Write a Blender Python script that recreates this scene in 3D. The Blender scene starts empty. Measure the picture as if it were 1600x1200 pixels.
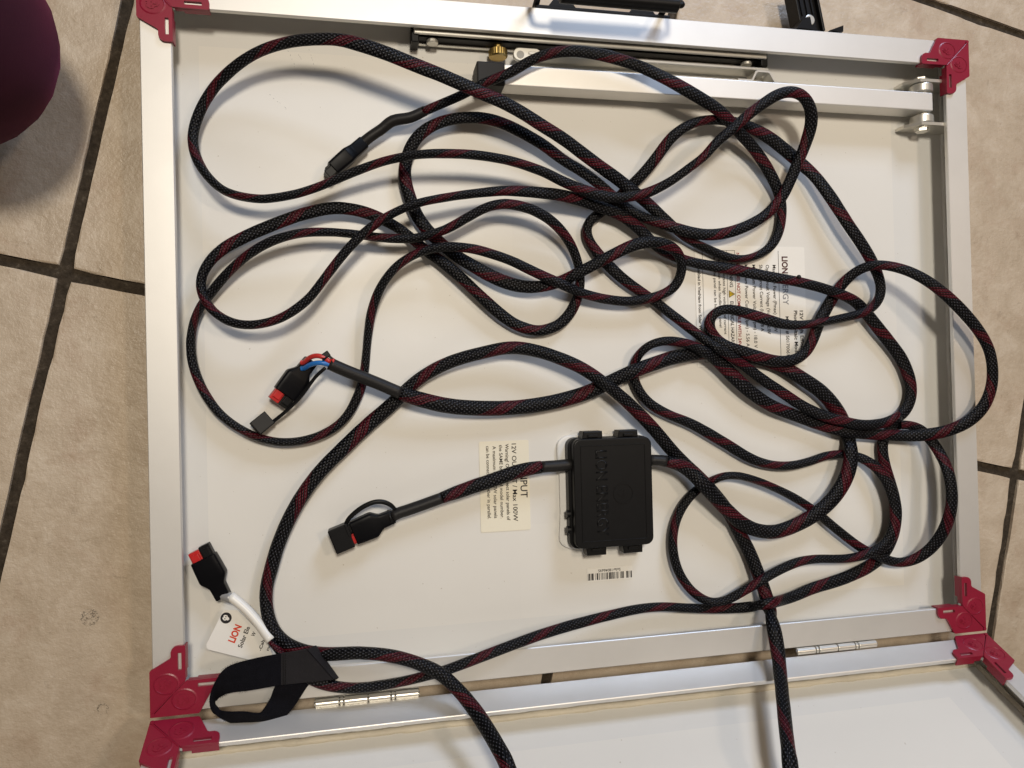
import bpy, bmesh, math, random
from mathutils import Vector, Matrix, noise
R = math.radians
random.seed(7)
SC = bpy.context.scene
COL = SC.collection

# ------------------------------------------------------------------ camera
cam_d = bpy.data.cameras.new('camera')
cam = bpy.data.objects.new('camera', cam_d)
COL.objects.link(cam)
SC.camera = cam
cam_d.sensor_width = 36.0
cam_d.lens = 1150.0 / 1600.0 * 36.0
cam_d.clip_start = 0.01
cam_d.clip_end = 50
CX = (0.9794544, -0.0244024, 0.2001839)
CY = (0.0220733, 0.9996603, 0.0138585)
CZ = (-0.2004541, -0.0091550, 0.9796603)
cam.matrix_world = Matrix(((CX[0], CY[0], CZ[0], -0.1896845), (CX[1], CY[1], CZ[1], -0.0391921),
                           (CX[2], CY[2], CZ[2], 0.5830744), (0, 0, 0, 1)))

# ------------------------------------------------------------------ room light
world = bpy.data.worlds.new('World')
SC.world = world
world.use_nodes = True
bg = world.node_tree.nodes['Background']
bg.inputs[0].default_value = (1.0, 0.79, 0.60, 1)
bg.inputs[1].default_value = 0.10

def area(name, loc, target, power, color, sx, sy=None, shape='RECTANGLE'):
    d = bpy.data.lights.new(name, 'AREA')
    d.energy = power
    d.color = color
    d.shape = shape
    d.size = sx
    if sy: d.size_y = sy
    o = bpy.data.objects.new(name, d)
    COL.objects.link(o)
    o.location = loc
    o.rotation_euler = (Vector(target) - Vector(loc)).to_track_quat('-Z', 'Y').to_euler()
    return o

area('ceiling_lamp', (-0.12, 0.56, 2.05), (0, 0, 0), 26, (1.0, 0.90, 0.75), 0.32, shape='DISK')
area('ceiling_lamp', (1.15, 0.40, 2.25), (0.2, 0, 0), 9, (1.0, 0.80, 0.60), 0.22, shape='DISK')
# divided window on the far side of the room
WC, WN = Vector((0.72, 1.60, 0.98)), Vector((-0.33, -0.85, -0.42)).normalized()
WX = WN.cross(Vector((0, 0, 1))).normalized()
WY = WX.cross(WN).normalized()
for i in (-1, 1):
    for j in (-1, 1):
        p = WC + WX * (i * 0.14) + WY * (j * 0.14)
        area('window_pane', p, p + WN, 5.2, (0.60, 0.74, 1.0), 0.24, 0.24)

SC.render.engine = 'CYCLES'
SC.view_settings.view_transform = 'Standard'
SC.view_settings.look = 'None'
SC.view_settings.exposure = -0.05
SC.view_settings.gamma = 1.0

# ------------------------------------------------------------------ sizes (metres)
PW, PH = 0.67, 0.5116        # panel outline
FL = 0.0208                  # flange width
FT = 0.035                   # flange top above the floor
DEP = 0.025                  # backsheet below the flange top
SH = FT - DEP                # backsheet height

# ------------------------------------------------------------------ helpers
def tag(o, label=None, cat=None, group=None, kind=None):
    if label: o['label'] = label
    if cat: o['category'] = cat
    if group: o['group'] = group
    if kind: o['kind'] = kind
    return o

def empty(name, loc=(0, 0, 0)):
    o = bpy.data.objects.new(name, None)
    COL.objects.link(o)
    o.location = loc
    o.empty_display_size = 0.02
    return o

def link(name, me, mat, parent=None, smooth=False, mw=None):
    if mat is not None and not me.materials: me.materials.append(mat)
    if smooth:
        for p in me.polygons: p.use_smooth = True
    o = bpy.data.objects.new(name, me)
    COL.objects.link(o)
    if parent is not None: o.parent = parent
    if mw is not None: o.matrix_local = mw
    return o

def obj(name, bm, mat, parent=None, smooth=False, mw=None, auto=None):
    bmesh.ops.recalc_face_normals(bm, faces=bm.faces)
    me = bpy.data.meshes.new(name)
    bm.to_mesh(me)
    bm.free()
    o = link(name, me, mat, parent, smooth, mw)
    if auto is not None:
        sharp_by_angle(me, auto)
    return o

def sharp_by_angle(me, deg):
    bm = bmesh.new()
    bm.from_mesh(me)
    for e in bm.edges:
        e.smooth = not (len(e.link_faces) == 2 and e.calc_face_angle(0) > R(deg))
    for f in bm.faces: f.smooth = True
    bm.to_mesh(me)
    bm.free()

def box(bm, x0, x1, y0, y1, z0, z1, bev=0.0, seg=2, mw=None):
    m = Matrix.Translation(((x0 + x1) / 2, (y0 + y1) / 2, (z0 + z1) / 2)) @ Matrix.Diagonal((abs(x1 - x0), abs(y1 - y0), abs(z1 - z0), 1))
    if mw is not None: m = mw @ m
    r = bmesh.ops.create_cube(bm, size=1, matrix=m)
    if bev:
        es = list({e for v in r['verts'] for e in v.link_edges})
        bmesh.ops.bevel(bm, geom=es, offset=bev, segments=seg, affect='EDGES', profile=0.5)
    return r

def cyl(bm, a, b, r, n=20, bev=0.0, r2=None):
    a, b = Vector(a), Vector(b)
    d = b - a
    m = Matrix.Translation((a + b) / 2) @ d.to_track_quat('Z', 'Y').to_matrix().to_4x4()
    res = bmesh.ops.create_cone(bm, cap_ends=True, segments=n, radius1=r, radius2=r if r2 is None else r2, depth=d.length, matrix=m)
    if bev:
        es = [e for e in {e for v in res['verts'] for e in v.link_edges} if any(len(f.verts) > 4 for f in e.link_faces)]
        bmesh.ops.bevel(bm, geom=es, offset=bev, segments=2, affect='EDGES', profile=0.5)
    return res

def prism(bm, pts, z0, z1, bev=0.0, mw=None, seg=2):
    vs = [bm.verts.new((p[0], p[1], z0)) for p in pts]
    f = bm.faces.new(vs)
    r = bmesh.ops.extrude_face_region(bm, geom=[f])
    nv = [g for g in r['geom'] if isinstance(g, bmesh.types.BMVert)]
    for v in nv: v.co.z = z1
    if bev:
        top = [g for g in r['geom'] if isinstance(g, bmesh.types.BMFace)]
        es = list({e for t in top for e in t.edges})
        bmesh.ops.bevel(bm, geom=es, offset=bev, segments=seg, affect='EDGES', profile=0.5)
    if mw is not None:
        bmesh.ops.transform(bm, matrix=mw, verts=vs + nv)
    return vs + nv

def rrect(x0, x1, y0, y1, r, n=5):
    out = []
    for cx, cy, a0 in ((x1 - r, y1 - r, 0), (x0 + r, y1 - r, 90), (x0 + r, y0 + r, 180), (x1 - r, y0 + r, 270)):
        for k in range(n + 1):
            a = R(a0 + 90 * k / n)
            out.append((cx + r * math.cos(a), cy + r * math.sin(a)))
    return out

def catmull(pts, sub):
    """pts: list of tuples (any length, first three are the position)."""
    n = len(pts[0])
    P = [tuple(2 * a - b for a, b in zip(pts[0], pts[1]))] + list(pts) + [tuple(2 * a - b for a, b in zip(pts[-1], pts[-2]))]
    out = []
    for i in range(1, len(P) - 2):
        for k in range(sub):
            t = k / sub
            out.append(tuple(0.5 * (2 * P[i][c] + (P[i + 1][c] - P[i - 1][c]) * t + (2 * P[i - 1][c] - 5 * P[i][c] + 4 * P[i + 1][c] - P[i + 2][c]) * t * t
                                    + (3 * P[i][c] - P[i - 1][c] - 3 * P[i + 1][c] + P[i + 2][c]) * t ** 3) for c in range(n)))
    out.append(tuple(pts[-1]))
    return out

def tube_mesh(name, pts, n=14, ridge=0.0, cap=True, twist=0.0):
    """pts: (x, y, z, half width, half height); cross-section wider across the ground plane. UV: x = arc length, y = turn."""
    V = [Vector(p[:3]) for p in pts]
    vs, fs, uv = [], [], []
    s = 0.0
    S = []
    for i, p in enumerate(V):
        if i: s += (p - V[i - 1]).length
        S.append(s)
        t = (V[min(i + 1, len(V) - 1)] - V[max(i - 1, 0)]).normalized()
        side = t.cross(Vector((0, 0, 1)))
        if side.length < 1e-4: side = Vector((1, 0, 0))
        side.normalize()
        up = side.cross(t).normalized()
        a, b = pts[i][3], pts[i][4]
        for k in range(n):
            g = 2 * math.pi * k / n
            vs.append(p + side * (a * math.cos(g)) + up * (b * math.sin(g)))
    m = len(V)
    for i in range(m - 1):
        for k in range(n):
            k2 = (k + 1) % n
            fs.append((i * n + k, i * n + k2, (i + 1) * n + k2, (i + 1) * n + k))
            uv += [(S[i], k / n), (S[i], (k + 1) / n), (S[i + 1], (k + 1) / n), (S[i + 1], k / n)]
    if cap:
        fs.append(tuple(range(n)))
        uv += [(0, 0)] * n
        fs.append(tuple((m - 1) * n + k for k in reversed(range(n))))
        uv += [(s, 0)] * n
    me = bpy.data.meshes.new(name)
    me.from_pydata([tuple(v) for v in vs], [], fs)
    ul = me.uv_layers.new(name='UVMap')
    ul.data.foreach_set('uv', [c for q in uv for c in q])
    bm = bmesh.new()
    bm.from_mesh(me)
    bmesh.ops.recalc_face_normals(bm, faces=bm.faces)
    bm.to_mesh(me)
    bm.free()
    return me

def loft(bm, secs, n=24, power=4.0, cap=True):
    """secs: (x, half width y, half height z); superellipse sections along local x."""
    rings = []
    for x, a, b in secs:
        ring = []
        for k in range(n):
            g = 2 * math.pi * k / n
            c, s_ = math.cos(g), math.sin(g)
            ring.append(bm.verts.new((x, a * math.copysign(abs(c) ** (2 / power), c), b * math.copysign(abs(s_) ** (2 / power), s_))))
        rings.append(ring)
    for i in range(len(rings) - 1):
        for k in range(n):
            bm.faces.new((rings[i][k], rings[i][(k + 1) % n], rings[i + 1][(k + 1) % n], rings[i + 1][k]))
    if cap:
        bm.faces.new(rings[0])
        bm.faces.new(list(reversed(rings[-1])))

def text_mesh(name, body, length=None, cap=None, bold=0.0, align='LEFT'):
    """flat lettering; local x = reading direction, y = up; scaled to a reading length and capital height (m)."""
    cu = bpy.data.curves.new(name, 'FONT')
    cu.body = body
    cu.size = 1.0
    cu.offset = bold + 0.010
    cu.resolution_u = 3
    t = bpy.data.objects.new('t', cu)
    COL.objects.link(t)
    bpy.context.view_layer.update()
    me = bpy.data.meshes.new_from_object(t.evaluated_get(bpy.context.evaluated_depsgraph_get()))
    bpy.data.objects.remove(t)
    bpy.data.curves.remove(cu)
    me.name = name
    me.materials.clear()
    xs = [v.co.x for v in me.vertices]
    x0, x1 = min(xs), max(xs)
    ky = (cap or 0.003) / 0.70
    kx = (length / (x1 - x0)) if length else ky
    for v in me.vertices:
        v.co = Vector(((v.co.x - x0) * kx, v.co.y * ky, 0))
    return me

# ------------------------------------------------------------------ materials
def mat(name, col, rough=0.5, metal=0.0, spec=0.5, coat=0.0, coat_rough=0.1):
    m = bpy.data.materials.new(name)
    m.use_nodes = True
    b = m.node_tree.nodes['Principled BSDF']
    b.inputs['Base Color'].default_value = (*col, 1)
    b.inputs['Roughness'].default_value = rough
    b.inputs['Metallic'].default_value = metal
    b.inputs['Specular IOR Level'].default_value = spec
    b.inputs['Coat Weight'].default_value = coat
    b.inputs['Coat Roughness'].default_value = coat_rough
    return m

class NT:
    def __init__(self, m):
        self.t = m.node_tree
        self.b = self.t.nodes['Principled BSDF']
    def n(self, typ, **kw):
        x = self.t.nodes.new(typ)
        for k, v in kw.items():
            if k[0] == 'i' and k[1:].isdigit(): 
                x.inputs[int(k[1:])].default_value = v
            else: setattr(x, k, v)
        return x
    def l(self, a, b): self.t.links.new(a, b)
    def math(self, op, a, b=None, clamp=False):
        x = self.n('ShaderNodeMath', operation=op, use_clamp=clamp)
        for i, v in enumerate((a, b)):
            if v is None: continue
            if isinstance(v, (int, float)): x.inputs[i].default_value = v
            else: self.l(v, x.inputs[i])
        return x.outputs[0]
    def noise(self, scale, detail=3, rough=0.55, vec=None, dist=0.0):
        x = self.n('ShaderNodeTexNoise')
        x.inputs['Scale'].default_value = scale
        x.inputs['Detail'].default_value = detail
        x.inputs['Roughness'].default_value = rough
        x.inputs['Distortion'].default_value = dist
        if vec is None:
            vec = self.obj()
        self.l(vec, x.inputs['Vector'])
        return x.outputs['Fac']
    def obj(self):
        if not hasattr(self, '_o'): self._o = self.n('ShaderNodeNewGeometry').outputs['Position']
        return self._o
    def ramp(self, fac, stops):
        x = self.n('ShaderNodeValToRGB')
        self.l(fac, x.inputs[0])
        e = x.color_ramp.elements
        while len(e) < len(stops): e.new(0.5)
        for q, (p, c) in zip(e, stops):
            q.position = p
            q.color = (*c, 1) if len(c) == 3 else c
        return x.outputs[0]
    def mix(self, f, a, b, typ='MIX'):
        x = self.n('ShaderNodeMix', data_type='RGBA', blend_type=typ)
        for i, v in ((0, f), (6, a), (7, b)):
            if isinstance(v, (int, float)): x.inputs[i].default_value = v
            elif isinstance(v, tuple): x.inputs[i].default_value = (*v, 1)
            else: self.l(v, x.inputs[i])
        return x.outputs[2]
    def bump(self, h, strength=0.3, dist=0.001):
        x = self.n('ShaderNodeBump')
        x.inputs['Strength'].default_value = strength
        x.inputs['Distance'].default_value = dist
        self.l(h, x.inputs['Height'])
        self.l(x.outputs[0], self.b.inputs['Normal'])
    def set(self, name, v): self.l(v, self.b.inputs[name])

SC1, SC2 = (-0.3853, -0.1952), (-0.3780, -0.2618)
def m_tile():
    m = mat('ceramic_tile', (0.4, 0.3, 0.2), 0.42, spec=0.6)
    t = NT(m)
    info = t.n('ShaderNodeObjectInfo')
    off = t.n('ShaderNodeVectorMath', operation='ADD')
    sc = t.n('ShaderNodeVectorMath', operation='SCALE')
    comb = t.n('ShaderNodeCombineXYZ')
    t.l(info.outputs['Random'], comb.inputs[0]); t.l(info.outputs['Random'], comb.inputs[1])
    t.l(comb.outputs[0], sc.inputs[0]); sc.inputs['Scale'].default_value = 9.0
    t.l(t.obj(), off.inputs[0]); t.l(sc.outputs[0], off.inputs[1])
    v = off.outputs[0]
    big = t.noise(7, 4, 0.6, v, 0.4)
    mid = t.noise(38, 6, 0.68, v, 0.6)
    fine = t.noise(330, 4, 0.7, v)
    c = t.ramp(big, [(0.32, (0.40, 0.325, 0.235)), (0.50, (0.485, 0.395, 0.292)), (0.68, (0.57, 0.485, 0.38))])
    c2 = t.ramp(mid, [(0.34, (0.37, 0.290, 0.205)), (0.52, (0.485, 0.395, 0.295)), (0.70, (0.62, 0.535, 0.43))])
    c = t.mix(0.5, c, c2)
    rust = t.ramp(t.noise(17, 5, 0.7, v, 1.0), [(0.52, (0, 0, 0)), (0.68, (1, 1, 1))])
    c = t.mix(t.math('MULTIPLY', rust, 0.30), c, (0.34, 0.215, 0.140))
    blot = t.ramp(t.noise(75, 6, 0.75, v, 1.2), [(0.60, (0, 0, 0)), (0.70, (1, 1, 1))])
    c = t.mix(t.math('MULTIPLY', blot, 0.36), c, (0.17, 0.120, 0.078))
    c = t.mix(t.math('MULTIPLY', t.math('SUBTRACT', fine, 0.40), 0.35, True), c, (0.64, 0.55, 0.43))
    speck = t.math('GREATER_THAN', t.noise(130, 2, 0.5, v), 0.79)
    c = t.mix(t.math('MULTIPLY', speck, 0.55), c, (0.07, 0.05, 0.035))
    # two old scuffs on the tile at the lower left
    for cx, cy, rad, inner in ((SC1[0], SC1[1], 0.0062, 0.0), (SC2[0], SC2[1], 0.0042, 0.0026)):
        dv = t.n('ShaderNodeVectorMath', operation='DISTANCE')
        t.l(t.obj(), dv.inputs[0]); dv.inputs[1].default_value = (cx, cy, 0)
        d = dv.outputs['Value']
        m1 = t.math('MULTIPLY', t.math('LESS_THAN', d, rad), t.math('GREATER_THAN', d, inner))
        m1 = t.math('MULTIPLY', m1, t.math('GREATER_THAN', t.noise(430, 4, 0.7, None, 1.5), 0.535))
        c = t.mix(t.math('MULTIPLY', m1, 0.7), c, (0.075, 0.065, 0.050))
    t.set('Base Color', c)
    t.set('Roughness', t.math('ADD', t.math('MULTIPLY', mid, 0.3), 0.26))
    h = t.math('ADD', t.math('MULTIPLY', t.noise(160, 4, 0.65, v), 1.0), t.math('MULTIPLY', fine, 0.5))
    t.bump(h, 0.55, 0.0013)
    return m

def m_grout():
    m = mat('grout', (0.05, 0.04, 0.03), 0.85, spec=0.2)
    t = NT(m)
    n1 = t.noise(220, 4, 0.7)
    t.set('Base Color', t.ramp(n1, [(0.3, (0.022, 0.016, 0.010)), (0.6, (0.050, 0.038, 0.026)), (0.8, (0.12, 0.10, 0.075))]))
    t.bump(t.noise(500, 3), 0.6, 0.001)
    return m

def m_alu():
    m = mat('anodised_aluminium', (0.80, 0.785, 0.75), 0.36, 0.68, 0.5)
    t = NT(m)
    mp = t.n('ShaderNodeMapping'); mp.inputs['Scale'].default_value = (30, 900, 900)
    tc = t.n('ShaderNodeTexCoord')
    t.l(tc.outputs['Generated'], mp.inputs[0])
    fine = t.noise(1200, 2, 0.5)
    blot = t.noise(22, 3, 0.6)
    t.set('Base Color', t.mix(blot, (0.70, 0.688, 0.66), (0.80, 0.788, 0.762)))
    t.set('Roughness', t.math('ADD', t.math('MULTIPLY', fine, 0.12), 0.42))
    t.bump(fine, 0.10, 0.0002)
    return m

def m_sheet():
    m = mat('white_backsheet', (0.80, 0.785, 0.745), 0.36, 0.0, 0.35)
    t = NT(m)
    n1 = t.noise(9, 3, 0.5)
    c = t.mix(n1, (0.715, 0.697, 0.650), (0.765, 0.750, 0.706))
    # one random tone per rectangle of a grid, greyer border round the grid
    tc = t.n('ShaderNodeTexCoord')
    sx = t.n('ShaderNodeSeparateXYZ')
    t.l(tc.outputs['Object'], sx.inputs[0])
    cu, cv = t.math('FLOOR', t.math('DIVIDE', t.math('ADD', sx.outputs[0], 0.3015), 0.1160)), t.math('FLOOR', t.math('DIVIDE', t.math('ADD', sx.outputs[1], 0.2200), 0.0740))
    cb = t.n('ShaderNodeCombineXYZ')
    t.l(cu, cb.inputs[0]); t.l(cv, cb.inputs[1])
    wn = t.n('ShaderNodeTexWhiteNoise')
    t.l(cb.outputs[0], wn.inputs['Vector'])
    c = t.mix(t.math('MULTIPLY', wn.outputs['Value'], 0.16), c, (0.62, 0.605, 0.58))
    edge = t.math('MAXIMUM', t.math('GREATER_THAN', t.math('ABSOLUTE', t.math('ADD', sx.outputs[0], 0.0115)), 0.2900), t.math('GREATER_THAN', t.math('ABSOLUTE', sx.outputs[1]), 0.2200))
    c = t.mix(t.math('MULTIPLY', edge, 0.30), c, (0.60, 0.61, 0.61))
    sp = t.math('GREATER_THAN', t.noise(420, 1, 0.4), 0.80)
    c = t.mix(t.math('MULTIPLY', sp, 0.45), c, (0.35, 0.29, 0.22))
    t.set('Base Color', c)
    t.set('Roughness', t.math('ADD', t.math('MULTIPLY', t.noise(14, 4, 0.6), 0.16), 0.30))
    t.bump(t.noise(45, 2, 0.5), 0.05, 0.0015)
    return m

def m_braid(name, pitch, cells, cell_len):
    m = mat(name, (0.01, 0.01, 0.011), 0.36, 0.0, 0.12)
    t = NT(m)
    uv = t.n('ShaderNodeUVMap').outputs[0]
    sx = t.n('ShaderNodeSeparateXYZ')
    t.l(uv, sx.inputs[0])
    U, V = sx.outputs[0], sx.outputs[1]
    tau = 2 * math.pi
    a = t.math('MULTIPLY', V, cells * tau)
    b = t.math('MULTIPLY', U, tau / cell_len)
    p, q = t.math('ADD', a, b), t.math('SUBTRACT', a, b)
    s1, s2 = t.math('SINE', p), t.math('SINE', q)
    prod = t.math('ABSOLUTE', t.math('MULTIPLY', s1, s2))
    jit = t.noise(900, 1, 0.5)
    glint = t.math('GREATER_THAN', t.math('ADD', prod, t.math('MULTIPLY', t.math('SUBTRACT', jit, 0.5), 0.45)), 0.86)  # small highlights on the strand crests, put into the base colour
    # red tracer yarns: one helical band
    hel = t.math('FRACT', t.math('ADD', t.math('SUBTRACT', V, t.math('DIVIDE', U, pitch)), 100.0))
    wob = t.math('MULTIPLY', t.math('SUBTRACT', t.noise(45, 3), 0.5), 0.26)
    band = t.math('LESS_THAN', t.math('ADD', hel, wob), 0.26)
    yarn = t.math('GREATER_THAN', t.math('ADD', s2, t.math('MULTIPLY', t.math('SINE', t.math('MULTIPLY', q, 3.0)), 1.6)), -0.35)
    red = t.math('MULTIPLY', band, yarn)
    c = t.mix(red, (0.0014, 0.0014, 0.0021), (0.062, 0.003, 0.008))
    c = t.mix(t.math('MULTIPLY', glint, 0.9), c, t.mix(red, (0.075, 0.077, 0.090), (0.14, 0.03, 0.04)))
    t.set('Base Color', c)
    t.set('Roughness', t.math('ADD', t.math('MULTIPLY', jit, 0.2), 0.28))
    t.bump(t.math('ADD', prod, t.math('MULTIPLY', jit, 0.6)), 0.6, 0.0005)
    return m

def m_plain(name, col, rough, spec=0.5, nscale=300, nstr=0.1, nd=0.0004, var=0.15, metal=0.0, coat=0.0):
    m = mat(name, col, rough, metal, spec, coat)
    t = NT(m)
    n1 = t.noise(nscale, 3, 0.6)
    lo = tuple(c * (1 - var) for c in col)
    hi = tuple(min(1, c * (1 + var)) for c in col)
    t.set('Base Color', t.mix(t.noise(nscale * 0.12, 3), lo, hi))
    t.bump(n1, nstr, nd)
    return m

M = dict(
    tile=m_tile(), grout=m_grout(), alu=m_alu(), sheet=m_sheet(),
    braid=m_braid('braided_sleeve_thin', 0.052, 5, 0.0078),
    braid_thick=m_braid('braided_sleeve_thick', 0.064, 6, 0.0080),
    red=m_plain('red_plastic', (0.245, 0.010, 0.032), 0.36, 0.45, 700, 0.16, 0.0002, 0.12),
    black=m_plain('black_plastic', (0.006, 0.006, 0.0065), 0.40, 0.18, 900, 0.15, 0.0002, 0.2),
    boot=m_plain('glossy_black_boot', (0.003, 0.003, 0.004), 0.38, 0.10, 200, 0.10, 0.0004, 0.2),
    shrink=m_plain('heat_shrink', (0.013, 0.012, 0.012), 0.50, 0.25, 420, 0.35, 0.0005, 0.2),
    rubber=m_plain('dark_grey_rubber', (0.014, 0.013, 0.012), 0.55, 0.25, 700, 0.2, 0.0003, 0.2),
    steel=m_plain('zinc_steel', (0.72, 0.70, 0.64), 0.33, 0.5, 160, 0.06, 0.0003, 0.1, 0.75),
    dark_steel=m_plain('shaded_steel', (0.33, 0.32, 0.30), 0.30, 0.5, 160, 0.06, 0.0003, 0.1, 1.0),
    brass=m_plain('brass', (0.50, 0.36, 0.13), 0.38, 0.5, 200, 0.05, 0.0003, 0.08, 1.0),
    paper=m_plain('label_paper', (0.80, 0.785, 0.74), 0.35, 0.5, 120, 0.04, 0.0003, 0.02),
    cream=m_plain('cream_label', (0.80, 0.755, 0.62), 0.45, 0.4, 120, 0.04, 0.0003, 0.02),
    ink=m_plain('black_ink', (0.016, 0.014, 0.016), 0.5, 0.3, 500, 0.0, 0.0001, 0.1),
    ink_red=m_plain('red_ink', (0.32, 0.012, 0.014), 0.5, 0.3, 500, 0.0, 0.0001, 0.1),
    ink_lion=m_plain('maroon_ink', (0.060, 0.004, 0.008), 0.5, 0.3, 500, 0.0, 0.0001, 0.1),
    ink_orange=m_plain('orange_red_ink', (0.62, 0.05, 0.015), 0.5, 0.3, 500, 0.0, 0.0001, 0.1),
    ink_grey=m_plain('grey_ink', (0.25, 0.25, 0.26), 0.5, 0.3, 500, 0.0, 0.0001, 0.1),
    ink_yellow=m_plain('yellow_ink', (0.60, 0.42, 0.01), 0.5, 0.3, 500, 0.0, 0.0001, 0.1),
    plug_red=m_plain('red_connector', (0.48, 0.012, 0.012), 0.36, 0.5, 500, 0.08, 0.0002, 0.1),
    wire_red=m_plain('red_wire', (0.52, 0.035, 0.03), 0.35, 0.5, 500, 0.05, 0.0002, 0.1),
    wire_blue=m_plain('blue_wire', (0.02, 0.16, 0.52), 0.35, 0.5, 500, 0.05, 0.0002, 0.1),
    seal=m_plain('white_sealant', (0.80, 0.79, 0.76), 0.40, 0.4, 90, 0.2, 0.0008, 0.03),
    seal_old=m_plain('cream_sealant', (0.58, 0.53, 0.43), 0.50, 0.4, 180, 0.6, 0.0015, 0.3),
    webbing=m_plain('black_webbing', (0.012, 0.011, 0.013), 0.70, 0.2, 900, 0.5, 0.0006, 0.3),
    fuzz=m_plain('black_loop_pile', (0.006, 0.006, 0.009), 0.95, 0.1, 1500, 1.0, 0.0012, 0.5),
    burgundy=m_plain('burgundy_jersey', (0.020, 0.0018, 0.008), 0.85, 0.25, 900, 0.2, 0.0004, 0.15),
    clear=mat('clear_shrink', (0.25, 0.25, 0.25), 0.2, 0, 0.5, 0.5),
)
NT(M['burgundy']).b.inputs['Sheen Weight'].default_value = 0.25
NT(M['burgundy']).b.inputs['Sheen Tint'].default_value = (0.5, 0.05, 0.2, 1)

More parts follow.
